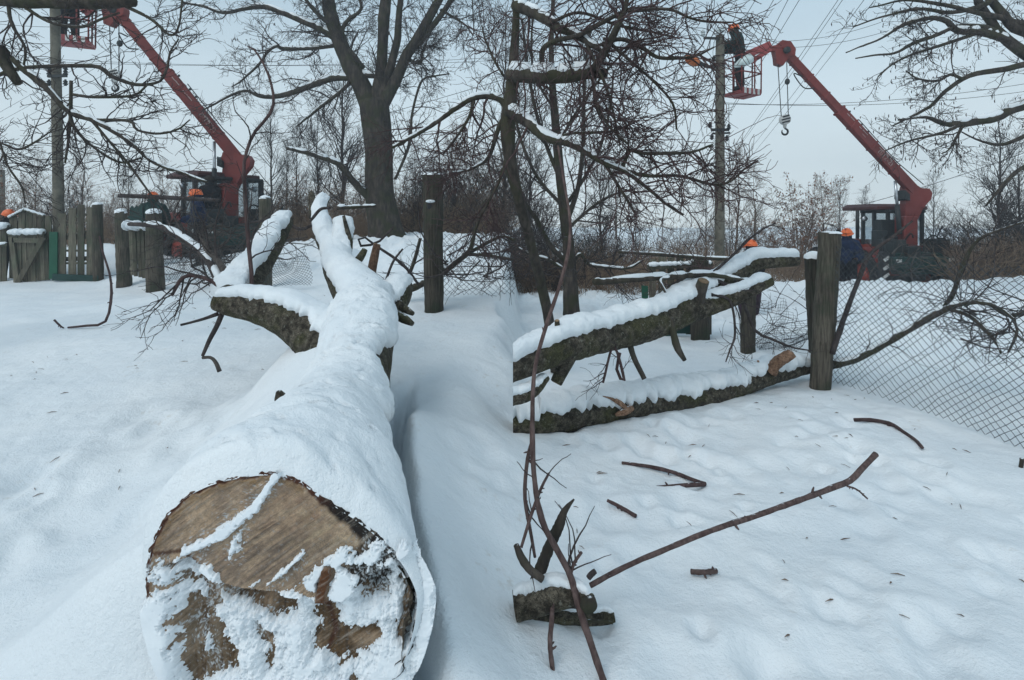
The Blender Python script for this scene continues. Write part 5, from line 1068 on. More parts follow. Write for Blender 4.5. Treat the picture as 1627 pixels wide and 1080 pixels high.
traced_tree('big old bare tree with several stems behind the felled trunk', W(614, 380, D),
    [(622, 400, 74, D), (613, 372, 58, D), (607, 335, 49, D), (603, 290, 45, D), (602, 240, 44, D), (598, 195, 46, D), (594, 160, 46, D)],
    [[(592, 178, 34), (577, 142, 30), (558, 105, 27), (541, 65, 24), (529, 30, 22), (520, -10, 20), (503, -70, 16)],
     [(597, 168, 26), (605, 110, 18), (608, 60, 17), (611, 20, 19), (616, -25, 16), (614, -70, 13)], [(602, 165, 22), (621, 105, 14), (632, 60, 12), (635, 20, 10), (641, -25, 9)],
     [(603, 172, 26), (629, 125, 19), (645, 85, 17), (663, 50, 16), (683, 10, 14), (702, -30, 12)], [(640, 92, 10), (652, 83, 11), (676, 55, 10), (700, 25, 9), (724, -8, 8)],
     [(577, 108, 9), (545, 70, 11), (510, 46, 10), (480, 33, 9), (450, 20, 8), (420, 10, 8), (392, 12, 6), (352, 19, 5), (320, 8, 4), (288, 3, 3)], [(548, 58, 7), (505, 22, 6), (482, -8, 5), (470, -30, 4)],
     [(532, 72, 7), (492, 77, 6), (450, 77, 6), (440, 73, 5), (426, 82, 4), (415, 100, 4), (388, 126, 3), (372, 136, 2)],
     [(615, 112, 6), (604, 120, 8), (580, 120, 9), (562, 124, 9), (530, 124, 10), (500, 133, 10), (470, 145, 9), (440, 153, 8), (415, 152, 7), (392, 144, 5), (368, 152, 4), (340, 168, 3), (322, 177, 2)],
     [(560, 128, 6), (538, 148, 6), (515, 165, 5), (490, 185, 4), (470, 200, 2)], [(641, 86, 6), (655, 97, 6), (668, 98, 5), (671, 82, 4), (676, 68, 3)],
     [(455, 235, 5, 13), (498, 246, 7, 13.2), (540, 262, 9, 13.4), (560, 287, 11, 13.6), (580, 306, 13, 13.8), (600, 324, 14, 14)], [(562, 128, 6), (553, 90, 6), (545, 50, 7), (556, 30, 6), (575, 15, 5), (570, -20, 4)],
     [(700, 15, 5), (740, 40, 3), (752, 55, 2), (750, 0, 2)], [(628, 285, 4), (650, 230, 5), (655, 180, 4), (670, 130, 4), (690, 122, 3), (715, 118, 2)]],
    21, [(16, (.5, 1.6), (28, 75), 8, .20, .007), (7, (.25, .75), (25, 65), 6, .22, .0055), (4, (.12, .36), (22, 60), 5, .22, .0045)], D, pods=700, snow=(3, 4, 5, 7, 8, 9, 11), flat=.8, up=(0, .0, .02))
D = 5.0
traced_tree('tree overhanging the left corner, its cut snowy limbs reaching in from outside', W(-330, 560, D),
    [(-330, 600, 90, D), (-322, 400, 80, D), (-318, 200, 76, D), (-325, 0, 70, D), (-335, -200, 60, D)],
    [[(-322, -60, 44), (-200, -50, 34), (-90, 5, 26), (0, 66, 20), (22, 98, 17), (41, 127, 12)], [(20, 92, 10), (40, 112, 10), (70, 135, 10), (110, 178, 9), (150, 192, 8), (205, 225, 6), (245, 258, 5), (290, 274, 4), (332, 290, 3)],
     [(-60, 150, 5), (0, 118, 6), (35, 108, 6), (75, 105, 6), (150, 105, 7), (175, 121, 7), (212, 134, 6), (250, 130, 4), (263, 110, 4), (270, 80, 3), (282, 62, 2)], [(-325, -30, 36), (-160, -10, 28), (-50, -6, 24), (30, 0, 22), (110, 4, 21), (190, 7, 20), (203, 9, 18)],
     [(143, 190, 5), (205, 192, 5), (217, 206, 4), (250, 212, 4), (282, 206, 3), (303, 190, 2)], [(116, 150, 5), (150, 154, 5), (212, 152, 4), (235, 136, 3)], [(12, -10, 6), (18, 35, 5), (40, 75, 4), (38, 106, 3)],
     [(113, 128, 5), (112, 180, 5), (108, 220, 4), (102, 258, 3)], [(-40, 215, 4), (0, 226, 4), (30, 237, 4), (56, 226, 3), (86, 205, 2)], [(0, 226, 3), (12, 262, 3), (34, 296, 3), (40, 325, 2)], [(145, 190, 5), (170, 220, 4), (205, 262, 4), (232, 300, 3), (250, 320, 2)],
     [(110, 178, 5), (120, 205, 5), (150, 235, 4), (190, 258, 4), (225, 252, 3)], [(200, 10, 6), (240, 30, 5), (270, 55, 4), (284, 40, 3), (290, -10, 3)], [(30, 5, 6), (80, 35, 5), (130, 42, 5), (160, 30, 4), (190, 20, 3)]],
    33, [(13, (.2, .75), (28, 75), 9, .20, .0034), (3, (.1, .38), (25, 65), 6, .22, .0034), (2, (.05, .18), (22, 60), 4, .22, .0028)], D, snow=(0, 1, 3), flat=.7, up=(-.02, 0, 0))
D = 5.0
traced_tree('slim leaning tree at the middle, snow-laden limbs reaching right over the logs', W(880, 560, 5.6),
    [(884, 590, 19, 5.6), (876, 530, 17, 5.6), (862, 460, 16, 5.5), (843, 385, 16, 5.3), (824, 315, 17, 5.1), (811, 255, 20, D), (807, 200, 24, D), (813, 140, 20, D), (818, 70, 14, D), (821, 0, 11, D), (822, -80, 8, D)],
    [[(806, 176, 9), (795, 158, 10), (770, 152, 10), (745, 158, 9), (720, 174, 8), (690, 195, 7), (655, 215, 6), (622, 232, 4)], [(806, 180, 8), (795, 196, 8), (785, 226, 7), (775, 250, 6), (758, 263, 5), (738, 271, 4), (712, 273, 3)], [(753, 160, 5), (745, 186, 5), (730, 211, 4), (715, 232, 4), (704, 246, 3)],
     [(805, 250, 6), (792, 290, 5), (768, 335, 5), (754, 370, 4), (750, 392, 3)], [(800, 120, 4), (785, 95, 4), (770, 60, 3), (765, 40, 2)],
     [(819, 8, 18, 4.9), (850, 22, 17, 4.7), (885, 43, 15, 4.5), (908, 55, 13, 4.4), (930, 67, 11, 4.3), (948, 78, 9, 4.2), (972, 92, 6, 4.2)],
     [(812, 118, 24, 4.9), (860, 121, 24, 4.6), (905, 119, 23, 4.4), (945, 116, 19, 4.3), (964, 117, 15, 4.25)], [(940, 114, 14, 4.3), (955, 92, 13, 4.2), (970, 62, 12, 4.1), (983, 30, 10, 4.0), (990, 8, 8, 4.0), (1000, -30, 7, 4.0)], [(863, 112, 9, 4.6), (862, 80, 9, 4.5), (882, 65, 8, 4.4), (920, 56, 8, 4.3), (960, 36, 7, 4.2), (1000, 16, 6, 4.2), (1040, 14, 4, 4.2)],
     [(808, 176, 19, 4.9), (840, 195, 17, 4.7), (860, 213, 16, 4.6), (880, 222, 14, 4.5), (900, 226, 12, 4.4), (930, 241, 10, 4.3), (960, 258, 9, 4.2), (990, 270, 7, 4.2), (1020, 290, 6, 4.2), (1050, 315, 5, 4.2), (1085, 335, 4, 4.2)],
     [(880, 222, 6, 4.5), (905, 212, 5, 4.4), (940, 210, 5, 4.3), (975, 207, 4, 4.3), (1002, 196, 3, 4.3)], [(988, 268, 7, 4.2), (996, 248, 6, 4.2), (1000, 238, 6, 4.2), (1020, 243, 6, 4.2), (1062, 243, 6, 4.1), (1100, 240, 5, 4.1), (1132, 228, 3, 4.1)],
     [(945, 76, 8, 4.3), (985, 62, 7, 4.2), (1020, 76, 7, 4.2), (1046, 91, 6, 4.1), (1082, 92, 6, 4.1), (1110, 89, 4, 4.0), (1138, 76, 3, 4.0)], [(998, 18, 6, 4.1), (1060, 14, 5, 4.1), (1098, 28, 4, 4.1), (1130, 33, 4, 4.1), (1164, 33, 2, 4.1)],
     [(990, 271, 7, 4.2), (1030, 279, 6, 4.2), (1082, 279, 5, 4.2), (1130, 292, 5, 4.2), (1160, 288, 4, 4.1), (1185, 268, 3, 4.1), (1206, 254, 2, 4.1)], [(960, 60, 6, 4.2), (1000, 95, 5, 4.1), (1040, 130, 4, 4.1), (1070, 165, 4, 4.1), (1075, 205, 3, 4.1)],
     [(930, 65, 6, 4.3), (960, 130, 5, 4.2), (975, 180, 4, 4.2), (985, 230, 3, 4.2)], [(870, 38, 6, 4.5), (920, 20, 5, 4.4), (980, 40, 5, 4.3), (1030, 50, 4, 4.2), (1070, 60, 3, 4.2)], [(940, 120, 5, 4.3), (950, 170, 5, 4.2), (968, 200, 4, 4.2), (1000, 230, 4, 4.1)],
     [(960, 258, 6, 4.2), (985, 300, 5, 4.2), (1010, 340, 4, 4.2)]],
    44, [(13, (.25, .9), (28, 75), 10, .17, .0038), (5, (.15, .5), (25, 65), 7, .20, .0032), (2, (.07, .22), (22, 60), 4, .22, .0026)], D, mats=('bark_limb', 'bark_limb', 'twig_red'), snow=(0, 1, 5, 6, 9), flat=.45, up=(-.03, -.02, 0))
D = 9.0
traced_tree('dense dark tree with a snow-streaked trunk in the thicket behind the leaning log', W(905, 478, D),
    [(908, 500, 28, D), (906, 440, 22, D), (903, 390, 19, D), (896, 330, 17, D), (889, 270, 15, D), (884, 210, 14, D), (878, 140, 11, D), (876, 70, 8, D), (880, -20, 6, D)],
    [[(897, 412, 8.84), (873, 388, 8.84), (852, 348, 8.16), (836, 325, 6.8), (820, 300, 6.12), (800, 270, 4.08)], [(900, 430, 4.76), (870, 412, 4.76), (845, 405, 4.08), (822, 392, 3.4)], [(908, 420, 4.76), (922, 404, 5.44), (935, 420, 5.44), (965, 425, 4.76), (998, 425, 4.08), (1020, 412, 2.72)], [(903, 345, 8.84), (918, 300, 7.48), (925, 250, 6.8), (928, 200, 6.12), (930, 120, 4.76), (940, 40, 3.4)],
     [(890, 285, 6.8), (868, 230, 6.12), (850, 170, 5.44), (838, 100, 4.08), (830, 30, 3.4)], [(897, 330, 6.12), (860, 290, 5.44), (838, 250, 4.76), (822, 200, 4.08), (816, 150, 2.72)], [(900, 365, 5.44), (940, 330, 4.76), (975, 310, 4.08), (1010, 300, 2.72)], [(886, 230, 5.44), (915, 180, 4.76), (950, 130, 4.08), (985, 90, 3.4), (1020, 60, 2.04)], [(884, 180, 4.08), (850, 120, 4.08), (845, 60, 3.4), (850, 10, 2.72)],
     [(896, 330, 6.12), (930, 280, 5.44), (955, 230, 4.76), (970, 170, 4.08), (975, 110, 2.72)]],
    55, [(13, (.4, 1.3), (25, 70), 8, .18, .006), (6, (.25, .7), (25, 65), 6, .22, .0045), (4, (.12, .36), (22, 60), 4, .22, .0036)], D, mats=('bark_tree', 'bark_tree', 'twig_dark'), snow=(0, 1, 2, 3, 4), flat=.8, up=(.03, .02, .02))
D = 9.0
traced_tree('bare tree reaching in from the upper right with hanging seed clusters', W(1830, 470, D),
    [(1835, 520, 70, D), (1830, 400, 60, D), (1822, 300, 56, D), (1812, 200, 52, D), (1806, 100, 46, D), (1800, 0, 40, D), (1796, -120, 34, D)],
    [[(1820, 240, 34), (1720, 140, 26), (1660, 104, 20), (1627, 82, 17), (1600, 62, 15), (1580, 35, 13), (1565, 8, 12), (1552, -30, 10)], [(1606, 66, 11), (1585, 58, 12), (1560, 51, 12), (1520, 48, 10), (1502, 32, 8), (1470, 28, 7), (1430, 41, 6), (1400, 60, 4), (1370, 73, 3), (1343, 84, 2)],
     [(1590, 52, 7), (1560, 42, 7), (1520, 42, 6), (1490, 55, 6), (1450, 70, 5), (1420, 86, 4), (1390, 90, 3), (1358, 96, 2)], [(1812, 160, 24), (1700, 90, 14), (1627, 102, 10), (1590, 110, 9), (1555, 115, 8), (1530, 126, 7), (1505, 146, 6), (1480, 170, 5), (1450, 186, 4), (1424, 198, 2)],
     [(1818, 210, 28), (1720, 150, 20), (1627, 168, 15), (1590, 186, 13), (1560, 193, 12), (1530, 198, 11), (1505, 196, 8), (1490, 188, 6), (1470, 185, 4), (1438, 190, 3)], [(1525, 198, 6), (1500, 210, 5), (1470, 218, 4), (1440, 226, 3), (1408, 240, 2)],
     [(1804, 60, 26), (1720, 60, 18), (1627, 46, 15), (1600, 20, 13), (1578, -12, 11)], [(1800, 0, 20), (1700, 20, 14), (1627, 38, 11), (1590, 28, 9), (1550, 20, 7), (1500, 8, 6), (1440, 0, 4), (1380, 12, 2)], [(1800, -40, 18), (1680, -30, 12), (1590, -8, 9), (1560, 8, 8), (1510, 18, 6), (1455, 12, 5), (1400, 25, 3), (1352, 40, 2)],
     [(1824, 300, 16), (1720, 220, 10), (1640, 215, 8), (1610, 226, 6), (1585, 233, 5), (1552, 224, 3), (1528, 212, 2)], [(1530, 126, 5), (1510, 118, 5), (1490, 128, 4), (1460, 125, 3), (1440, 112, 2)], [(1530, 198, 5), (1520, 218, 4), (1508, 236, 3), (1496, 243, 2)], [(1560, 50, 6), (1500, 70, 5), (1450, 85, 4), (1420, 100, 3), (1395, 120, 2)], [(1820, 280, 18), (1720, 230, 11), (1640, 260, 7), (1600, 290, 5), (1570, 330, 3)]],
    66, [(10, (.3, 1.0), (25, 70), 8, .20, .0052), (5, (.15, .5), (25, 65), 6, .22, .0042), (3, (.08, .26), (22, 60), 4, .22, .0034)], D, pods=520, snow=(1, 4), flat=.6, up=(0, 0, .02))

# prototypes for the far thicket, built once and copied
def proto_slender(name, h, seed, mat, nb=34, spread=.55, leaves=0):
    rg = np.random.RandomState(seed); z = np.linspace(0, h, 16); P = np.stack([np.cumsum(rg.normal(0, .025, 16)), np.cumsum(rg.normal(0, .025, 16)), z], 1); R = np.linspace(h * .011, h * .0012, 16)
    t = MB(); t.tube(P, R, 7); tm = mesh_of(name + '_trunk', *t.arrays()); m = MB()
    A1 = spawn(rg, P[None], R[None], nb, (h * .18, h * .42), (22, 50), 8, .06, .10, .5, .008, .12, .97, .65); A2 = spawn(rg, *A1, 6, (h * .07, h * .17), (20, 50), 6, .05, .13, .6, .0055, .15, 1); A3 = spawn(rg, *A2, 4, (h * .03, h * .09), (20, 55), 4, .04, .16, .65, .0042, .15, 1)
    for a, s in ((A1, 4), (A2, 3), (A3, 3)): add_tubes(m, *a, s)
    return tm, mesh_of(name + '_crown', *m.arrays()), leafmesh(rg, A3[0], leaves)
def leafmesh(rg, P, n):
    if not n: return None
    c = P[rg.randint(0, len(P), n), rg.randint(1, P.shape[1], n)] + rg.normal(0, .03, (n, 3)); a = rg.normal(0, 1, (n, 3)); a /= np.linalg.norm(a, axis=1, keepdims=True); b = np.cross(a, rg.normal(0, 1, (n, 3))); b /= np.linalg.norm(b, axis=1, keepdims=True); s = rg.uniform(.02, .05, n)[:, None]
    V = np.stack([c - a * s, c + b * s * .6, c + a * s, c - b * s * .6], 1).reshape(-1, 3); return mesh_of('leaves', V, np.arange(4 * n).reshape(-1, 4), smooth_=False)
def proto_bush(name, h, w, seed, stems=16, leaves=0):
    rg = np.random.RandomState(seed); n = 9; out = []
    for k in range(stems):
        a = rg.uniform(0, 2 * np.pi); r = rg.uniform(0, .12) * w; d = np.array((math.cos(a), math.sin(a), 0)); t = np.linspace(0, 1, n)[:, None]; hh = h * rg.uniform(.55, 1); ww = w * .5 * rg.uniform(.15, 1)
        out.append(d * r + d * ww * t ** 1.4 + np.array((0, 0, hh)) * t + np.cumsum(rg.normal(0, .03, (n, 3)), 0) * .6)
    P = np.array(out); R = np.linspace(.016, .004, n)[None] * np.ones((stems, 1)); t = MB(); add_tubes(t, P, R, 5); tm = mesh_of(name + '_stems', *t.arrays()); m = MB()
    A1 = spawn(rg, P, R, 9, (h * .15, h * .4), (20, 60), 6, .04, .14, .55, .0055, .1, 1, .4); A2 = spawn(rg, *A1, 4, (h * .07, h * .2), (20, 60), 5, .03, .16, .6, .0045, .15, 1); A3 = spawn(rg, *A2, 2, (h * .04, h * .1), (20, 60), 4, .03, .18, .65, .004, .2, 1)
    for a, s in ((A1, 3), (A2, 3), (A3, 3)): add_tubes(m, *a, s)
    return tm, mesh_of(name + '_crown', *m.arrays()), leafmesh(rg, A3[0], leaves)
PR = {'slender_a': (proto_slender('slender_a', 6, 1, ''), 'twig_grey'), 'slender_b': (proto_slender('slender_b', 5, 2, '', 28, leaves=120), 'twig_brown'), 'slender_c': (proto_slender('slender_c', 6, 3, '', 40), 'twig_dark'),
      'bush_a': (proto_bush('bush_a', 3, 2.6, 4, 18, leaves=300), 'twig_brown'), 'bush_b': (proto_bush('bush_b', 3, 2.8, 5, 16), 'twig_dark'), 'bush_r': (proto_bush('bush_r', 3, 2.2, 6, 14, leaves=1500), 'twig_brown'), 'bush_c': (proto_bush('bush_c', 3, 2.4, 7, 22), 'twig_grey')}
H0 = {'slender_a': 6, 'slender_b': 5, 'slender_c': 6}
def plant(kind, px, pytop, d, rz, label, group, wide=1.0):
    (tm, cm, lm), mat = PR[kind]; x = (px - CX) / F * d; z = gz(x, d) - .08; top = CAMZ + (HY - pytop) / F * d; s = (top - z) / H0.get(kind, 3)
    sl_ = kind.startswith('slender'); r = thing('slender_tree' if sl_ else 'shrub', label, 'tree' if sl_ else 'shrub', (x, d, z), rz, group); r.scale = (s * wide, s * wide, s)
    link('trunk' if sl_ else 'stems', tm, M[mat], r); link('crown', cm, M[mat], r, 'stuff')
    if lm: link('leaves', lm, M['dry_leaf'], r, 'stuff')
_pr = random.Random(8)
for kind, px, top, d, lb in [('slender_c', 541, 82, 20, 'tall slender bare tree just left of the big old tree'), ('slender_a', 432, 168, 21, 'thin upright tree rising right of the left boom foot'), ('slender_a', 472, 200, 23, 'thin bare tree between the left crane and the snowy fork'), ('slender_c', 506, 175, 22, 'bare tree showing above the snow-topped fork of the felled trunk'), ('slender_a', 455, 225, 19, 'short thin tree above the left snowy limb'),
        ('slender_a', 801, 18, 17, 'tall twiggy tree at the middle beside the slim dark trunk'), ('slender_b', 722, 205, 21, 'slim brownish tree above the knotted post'), ('slender_b', 575, 240, 22, 'slim brownish tree half behind the big trunk'), ('slender_a', 660, 232, 23, 'thin grey tree just right of the big trunk'), ('slender_b', 128, 238, 22, 'thin reddish tree right of the left power pole'), ('slender_b', 55, 250, 22, 'thin reddish tree behind the gabled fence'), ('slender_a', 205, 262, 23, 'thin tree behind the gap between the gate posts'), ('slender_b', 262, 268, 24, 'thin tree just left of the left tractor cab'), ('slender_a', -10, 225, 22, 'thin tree at the left picture edge behind the fence'),
        ('slender_b', 1168, 248, 20, 'reddish bare tree directly behind the right power pole'), ('slender_b', 1196, 275, 21, 'reddish thin tree just right of the right power pole'), ('slender_a', 1122, 285, 22, 'thin tree just left of the right power pole'), ('slender_a', 1335, 285, 26, 'thin pale tree left of the right tractor cab'), ('slender_a', 1375, 300, 28, 'faint thin tree showing over the right tractor roof'), ('slender_c', 1583, 186, 17, 'dark slender tree near the right edge under the overhanging limbs'), ('slender_c', 1622, 235, 16, 'dark twiggy tree cut by the right picture edge'), ('slender_a', 1484, 275, 24, 'thin twiggy tree right of the boom heel'),
        ('slender_c', 838, 190, 13, 'dark twiggy tree beside the middle trunk'), ('slender_c', 952, 235, 15, 'dark twiggy tree right of the snow-streaked trunk'), ('slender_a', 1010, 318, 22, 'thin tree above the horizontal snowy branch'), ('slender_b', 1310, 292, 24, 'thin reddish tree behind the corner post')]:
    plant(kind, px, top, d, _pr.uniform(0, 6.28), lb, 'bare trees of the thicket', _pr.uniform(.85, 1.15))
gl = 'tangled brown shrub in the thicket behind the left snow bank'; g2 = 'tangled brown shrub behind the left gates'; g3 = 'tangled dark shrub in the thicket behind the right-hand logs'; g4 = 'tangled dark shrub behind the right-hand wire fence'
for px, top, d in [(632, 255, 17), (668, 240, 17.5), (702, 250, 17), (735, 232, 18), (768, 240, 17), (800, 228, 18), (650, 300, 16), (690, 305, 16), (725, 300, 16.2), (758, 298, 16), (792, 300, 16), (560, 290, 17), (525, 285, 18), (488, 280, 18), (455, 290, 18), (425, 285, 18.5)]:
    plant(_pr.choice(['bush_a', 'bush_b', 'bush_c', 'bush_a']), px, top, d, _pr.uniform(0, 6.28), gl, 'shrubs behind the left bank', 1.25)
for px, top, d in [(-30, 280, 18), (20, 300, 18), (70, 285, 18), (115, 280, 19), (160, 300, 18), (205, 305, 19), (245, 300, 20), (300, 295, 22), (180, 340, 16.5)]:
    plant(_pr.choice(['bush_a', 'bush_r', 'bush_c', 'slender_b' if 0 else 'bush_a']), px, top, d, _pr.uniform(0, 6.28), g2, 'shrubs behind the left gates', 1.1)
for px, top, d in [(832, 300, 14), (862, 330, 13), (895, 340, 14), (930, 350, 14), (965, 365, 15), (1000, 375, 16), (1040, 378, 18), (845, 385, 12.5), (880, 400, 12.5), (915, 400, 13), (950, 405, 13), (1080, 350, 20), (1120, 355, 20), (1160, 335, 20)]:
    plant(_pr.choice(['bush_b', 'bush_b', 'bush_c', 'bush_a']), px, top, d, _pr.uniform(0, 6.28), g3, 'shrubs behind the right logs', 1.2)
for px, top, d in [(1515, 345, 16), (1540, 330, 15.5), (1568, 322, 16), (1595, 318, 15), (1622, 305, 15.5), (1650, 300, 16), (1530, 390, 14), (1565, 385, 14), (1600, 380, 14), (1630, 375, 14)]:
    plant(_pr.choice(['bush_b', 'bush_b', 'bush_a']), px, top, d, _pr.uniform(0, 6.28), g4, 'shrubs behind the right fence', 1.25)
for px, top, d, lb in [(1272, 288, 21, 'tall rusty-leaved shrub between the pole and the corner post'), (1238, 355, 18, 'rusty-leaved shrub behind the end of the leaning log'), (1262, 372, 17, 'low rusty shrub just left of the corner post'), (1215, 345, 20, 'rusty shrub above the worker behind the log'), (1300, 350, 22, 'rusty shrub behind the corner post top'), (1050, 376, 30, 'round brown far shrub above the level pole')]:
    plant('bush_r', px, top, d, _pr.uniform(0, 6.28), lb, 'rusty shrubs', 1.0)
def undergrowth(label, zones, seed):
    rg = np.random.RandomState(seed); m = MB()
    for x0, x1, d0, d1, h0, h1, n in zones:
        d = rg.uniform(d0, d1, n); px = rg.uniform(x0, x1, n); X = (px - CX) / F * d; z = ground(X, d) - .05; P = np.zeros((n, 6, 3)); P[:, 0] = np.stack([X, d, z], 1); dr = rg.normal(0, .38, (n, 3)); dr[:, 2] = 1; ln = rg.uniform(h0, h1, n) / 5
        for k in range(1, 6): dr = dr + rg.normal(0, .22, (n, 3)) - np.array((0, 0, .05 * k)); dr /= np.linalg.norm(dr, axis=1, keepdims=True); P[:, k] = P[:, k - 1] + dr * ln[:, None]
        add_tubes(m, P, np.linspace(.0075, .003, 6)[None] * np.ones((n, 1)), 3)
    o = m.build('undergrowth', M['stalk_brown'], None, True, kind='stuff'); o['label'] = label; o['category'] = 'undergrowth'
undergrowth('tangle of brown stalks at the foot of the thicket behind the left snow bank', [(400, 820, 15.2, 19, .6, 1.8, 3800), (-60, 300, 15.5, 20, .5, 1.6, 2000)], 1)
undergrowth('tangle of brown stalks along the thicket behind the right-hand yard', [(818, 1120, 12.2, 17, .5, 1.5, 3000), (1120, 1330, 15, 20, .4, 1.3, 1500), (1522, 1680, 13.5, 17.5, .6, 1.6, 2300)], 2)

# ------------------------------------------------------------------ brush piles and cut branches
def tangle(label, box, n, seed, mat='twig_dark', name='brush_pile', rad=(.006, .016), ln=(.6, 1.6), curl=.22, sub=3, foot=None):
    x0, x1, y0, y1, d0, d1 = box; rg = np.random.RandomState(seed); d = rg.uniform(d0, d1, n); px = rg.uniform(x0, x1, n); py = y1 - (y1 - y0) * rg.beta(1.3, 2.0, n); P = np.zeros((n, 9, 3)); P[:, 0] = np.stack([(px - CX) / F * d, d, CAMZ + (HY - py) / F * d], 1)
    dr = rg.normal(0, 1, (n, 3)) * np.array((1, .5, .6)); dr /= np.linalg.norm(dr, axis=1, keepdims=True); l = rg.uniform(*ln, n) / 8; bend = rg.normal(0, curl, (n, 3))
    for k in range(1, 9): dr = dr + bend * .5 + rg.normal(0, .12, (n, 3)); dr /= np.linalg.norm(dr, axis=1, keepdims=True); P[:, k] = P[:, k - 1] + dr * l[:, None]
    zf = CAMZ + (HY - y1) / F * (d0 + d1) / 2; P[..., 2] = np.maximum(P[..., 2], zf); r0 = rg.uniform(*rad, n); R = r0[:, None] * np.linspace(1, .25, 9)
    A1 = spawn(rg, P, R, sub, (.15, .6), (25, 70), 6, .0, .2, .5, .0035, .1, 1); A2 = spawn(rg, *A1, 2, (.08, .25), (25, 60), 4, 0, .2, .6, .003)
    root = thing(name, label, 'brush', W((x0 + x1) / 2, y1, (d0 + d1) / 2)); big = np.argsort(-r0)[:24]
    for i in big: m = MB(); m.tube(P[i], R[i], 6); m.build('branch', M[mat], root, True)
    m = MB(); add_tubes(m, P, R * .98, 5); add_tubes(m, *A1, 4); add_tubes(m, *A2, 3); m.build('twigs', M[mat], root, True, kind='stuff')
tangle('heap of cut grey branches piled in front of the left tractor', (282, 425, 345, 412, 9.2, 10.6), 105, 3, 'twig_grey')
tangle('heap of cut dark branches in front of the right tractor rear', (1380, 1480, 385, 440, 11.8, 12.6), 26, 4, 'twig_grey', ln=(.5, 1.4))
tangle('tangle of thin cut branches lying against the wire behind the knotted post', (708, 815, 384, 440, 6.2, 6.8), 34, 5, 'twig_dark', rad=(.006, .012), ln=(.5, 1.3), sub=4)
tangle('tangle of thin cut branches caught on the right-hand wire fence', (1500, 1640, 455, 540, 4.6, 5.2), 30, 6, 'twig_dark', rad=(.004, .009), ln=(.4, 1.1), sub=3)
tangle('small brush heap at the foot of the broken gate behind the logs', (1060, 1160, 400, 470, 6.9, 7.4), 26, 7, 'twig_red', rad=(.004, .01), ln=(.5, 1.2), sub=3)
tangle('thin twigs sprouting in the snow left of the corner post', (1215, 1290, 450, 545, 6.0, 6.8), 14, 8, 'twig_dark', rad=(.004, .006), ln=(.4, .9), sub=2, curl=.08)
def hit(px, py):
    """depth at which the line of sight through a pixel meets the snow"""
    d = np.linspace(1.3, 14, 600); z = ground((px - CX) / F * d, d); f = CAMZ + (HY - py) / F * d - z; i = np.argmax(f < 0); return float(d[i] if f[i] < 0 else 14)
def cut_branch(label, rows, d0, d1, seed, mat='bark_shoot', lv=((6, (.1, .4), (25, 65)),), buds=0, extra=(), snow=False, n=20, name='cut_branch', tips=True, cat='branch'):
    rg = np.random.RandomState(seed); P, R = path(rows, d0, d1, n); R = R * (1 + .06 * rg.normal(0, 1, n).clip(-1, 1.6)); P = P + np.cumsum(rg.normal(0, 1, P.shape), 0) * R.mean() * .045; root = thing(name, label, cat, P[0]); all_ = [(P, R)]
    for e in extra: all_.append(path(e, d0, d1, 14))
    for i, (p, r) in enumerate(all_): m = MB(); m.tube(p, r, 9); m.build('stem' if i == 0 else 'branch', M[mat], root, True)
    if lv:
        cur = stack(all_, 14); m = MB()
        for (c, ln, an) in lv: cur = spawn(rg, *cur, c, ln, an, 7, 0, .16, .5, .002, .15, 1.0); add_tubes(m, *cur, 4)
        m.build('twigs', M['twig_dark'], root, True, kind='stuff')
    if buds:
        for k in range(buds):
            p, r = all_[rg.randint(len(all_))]; i = rg.randint(1, len(p) - 1); v = rg.normal(0, 1, 3); t = p[i + 1] - p[i]; t /= np.linalg.norm(t); v -= v @ t * t; v /= np.linalg.norm(v); m = MB(); q = p[i] + v * r[i] * .6; m.tube([q, q + (v + t * .4) * r[i] * 1.1, q + (v + t * .5) * r[i] * (1.4 + rg.uniform(0, .7))], [r[i] * .5, r[i] * .45, r[i] * .22], 6); m.build('bud', M[mat], root, True)
    if snow: g = MB(); snow_on(g, P, R, rg, .9); g.build('snow_ridge', M['snow_cap'], root, True)
    return root
cut_branch('long grey branch slanting from behind the corner post into the wire fence', [(1322, 580, 12), (1360, 571, 11), (1400, 549, 10), (1440, 526, 10), (1480, 502, 10), (1505, 489, 10), (1530, 482, 8), (1560, 481, 6), (1590, 492, 5), (1615, 520, 4), (1600, 560, 3)], 5.2, 4.7, 1, 'bark_limb', ((7, (.2, .7), (25, 70)), (3, (.1, .3), (25, 60))),
    extra=([(1500, 490, 8), (1515, 465, 7), (1530, 420, 6), (1550, 385, 5), (1575, 370, 4), (1627, 352, 3)], [(1505, 490, 7), (1540, 502, 6), (1580, 540, 5), (1590, 560, 3)], [(1510, 486, 7), (1560, 478, 6), (1600, 500, 6), (1640, 495, 8)]), snow=True)
cut_branch('dark upright stem leaning on the wire right beside the corner post', [(1322, 562, 9), (1340, 510, 8), (1362, 450, 7), (1382, 405, 6), (1420, 375, 5), (1450, 350, 3)], 5.1, 5.0, 2, 'twig_dark', ((6, (.15, .5), (25, 70)),))
cut_branch('grey branch lying behind the knotted post and rising to the right', [(640, 462, 12), (660, 456, 12), (700, 436, 9), (728, 414, 9), (745, 400, 8), (752, 380, 6), (762, 340, 5), (772, 315, 4)], 7.0, 6.9, 3, 'bark_limb', ((7, (.2, .7), (25, 70)), (2, (.1, .3), (25, 60))), extra=([(745, 402, 6), (775, 385, 6), (800, 375, 5), (818, 382, 4)], [(735, 404, 5), (770, 405, 6), (815, 412, 5)], [(645, 448, 6), (658, 415, 6), (668, 378, 5)]))
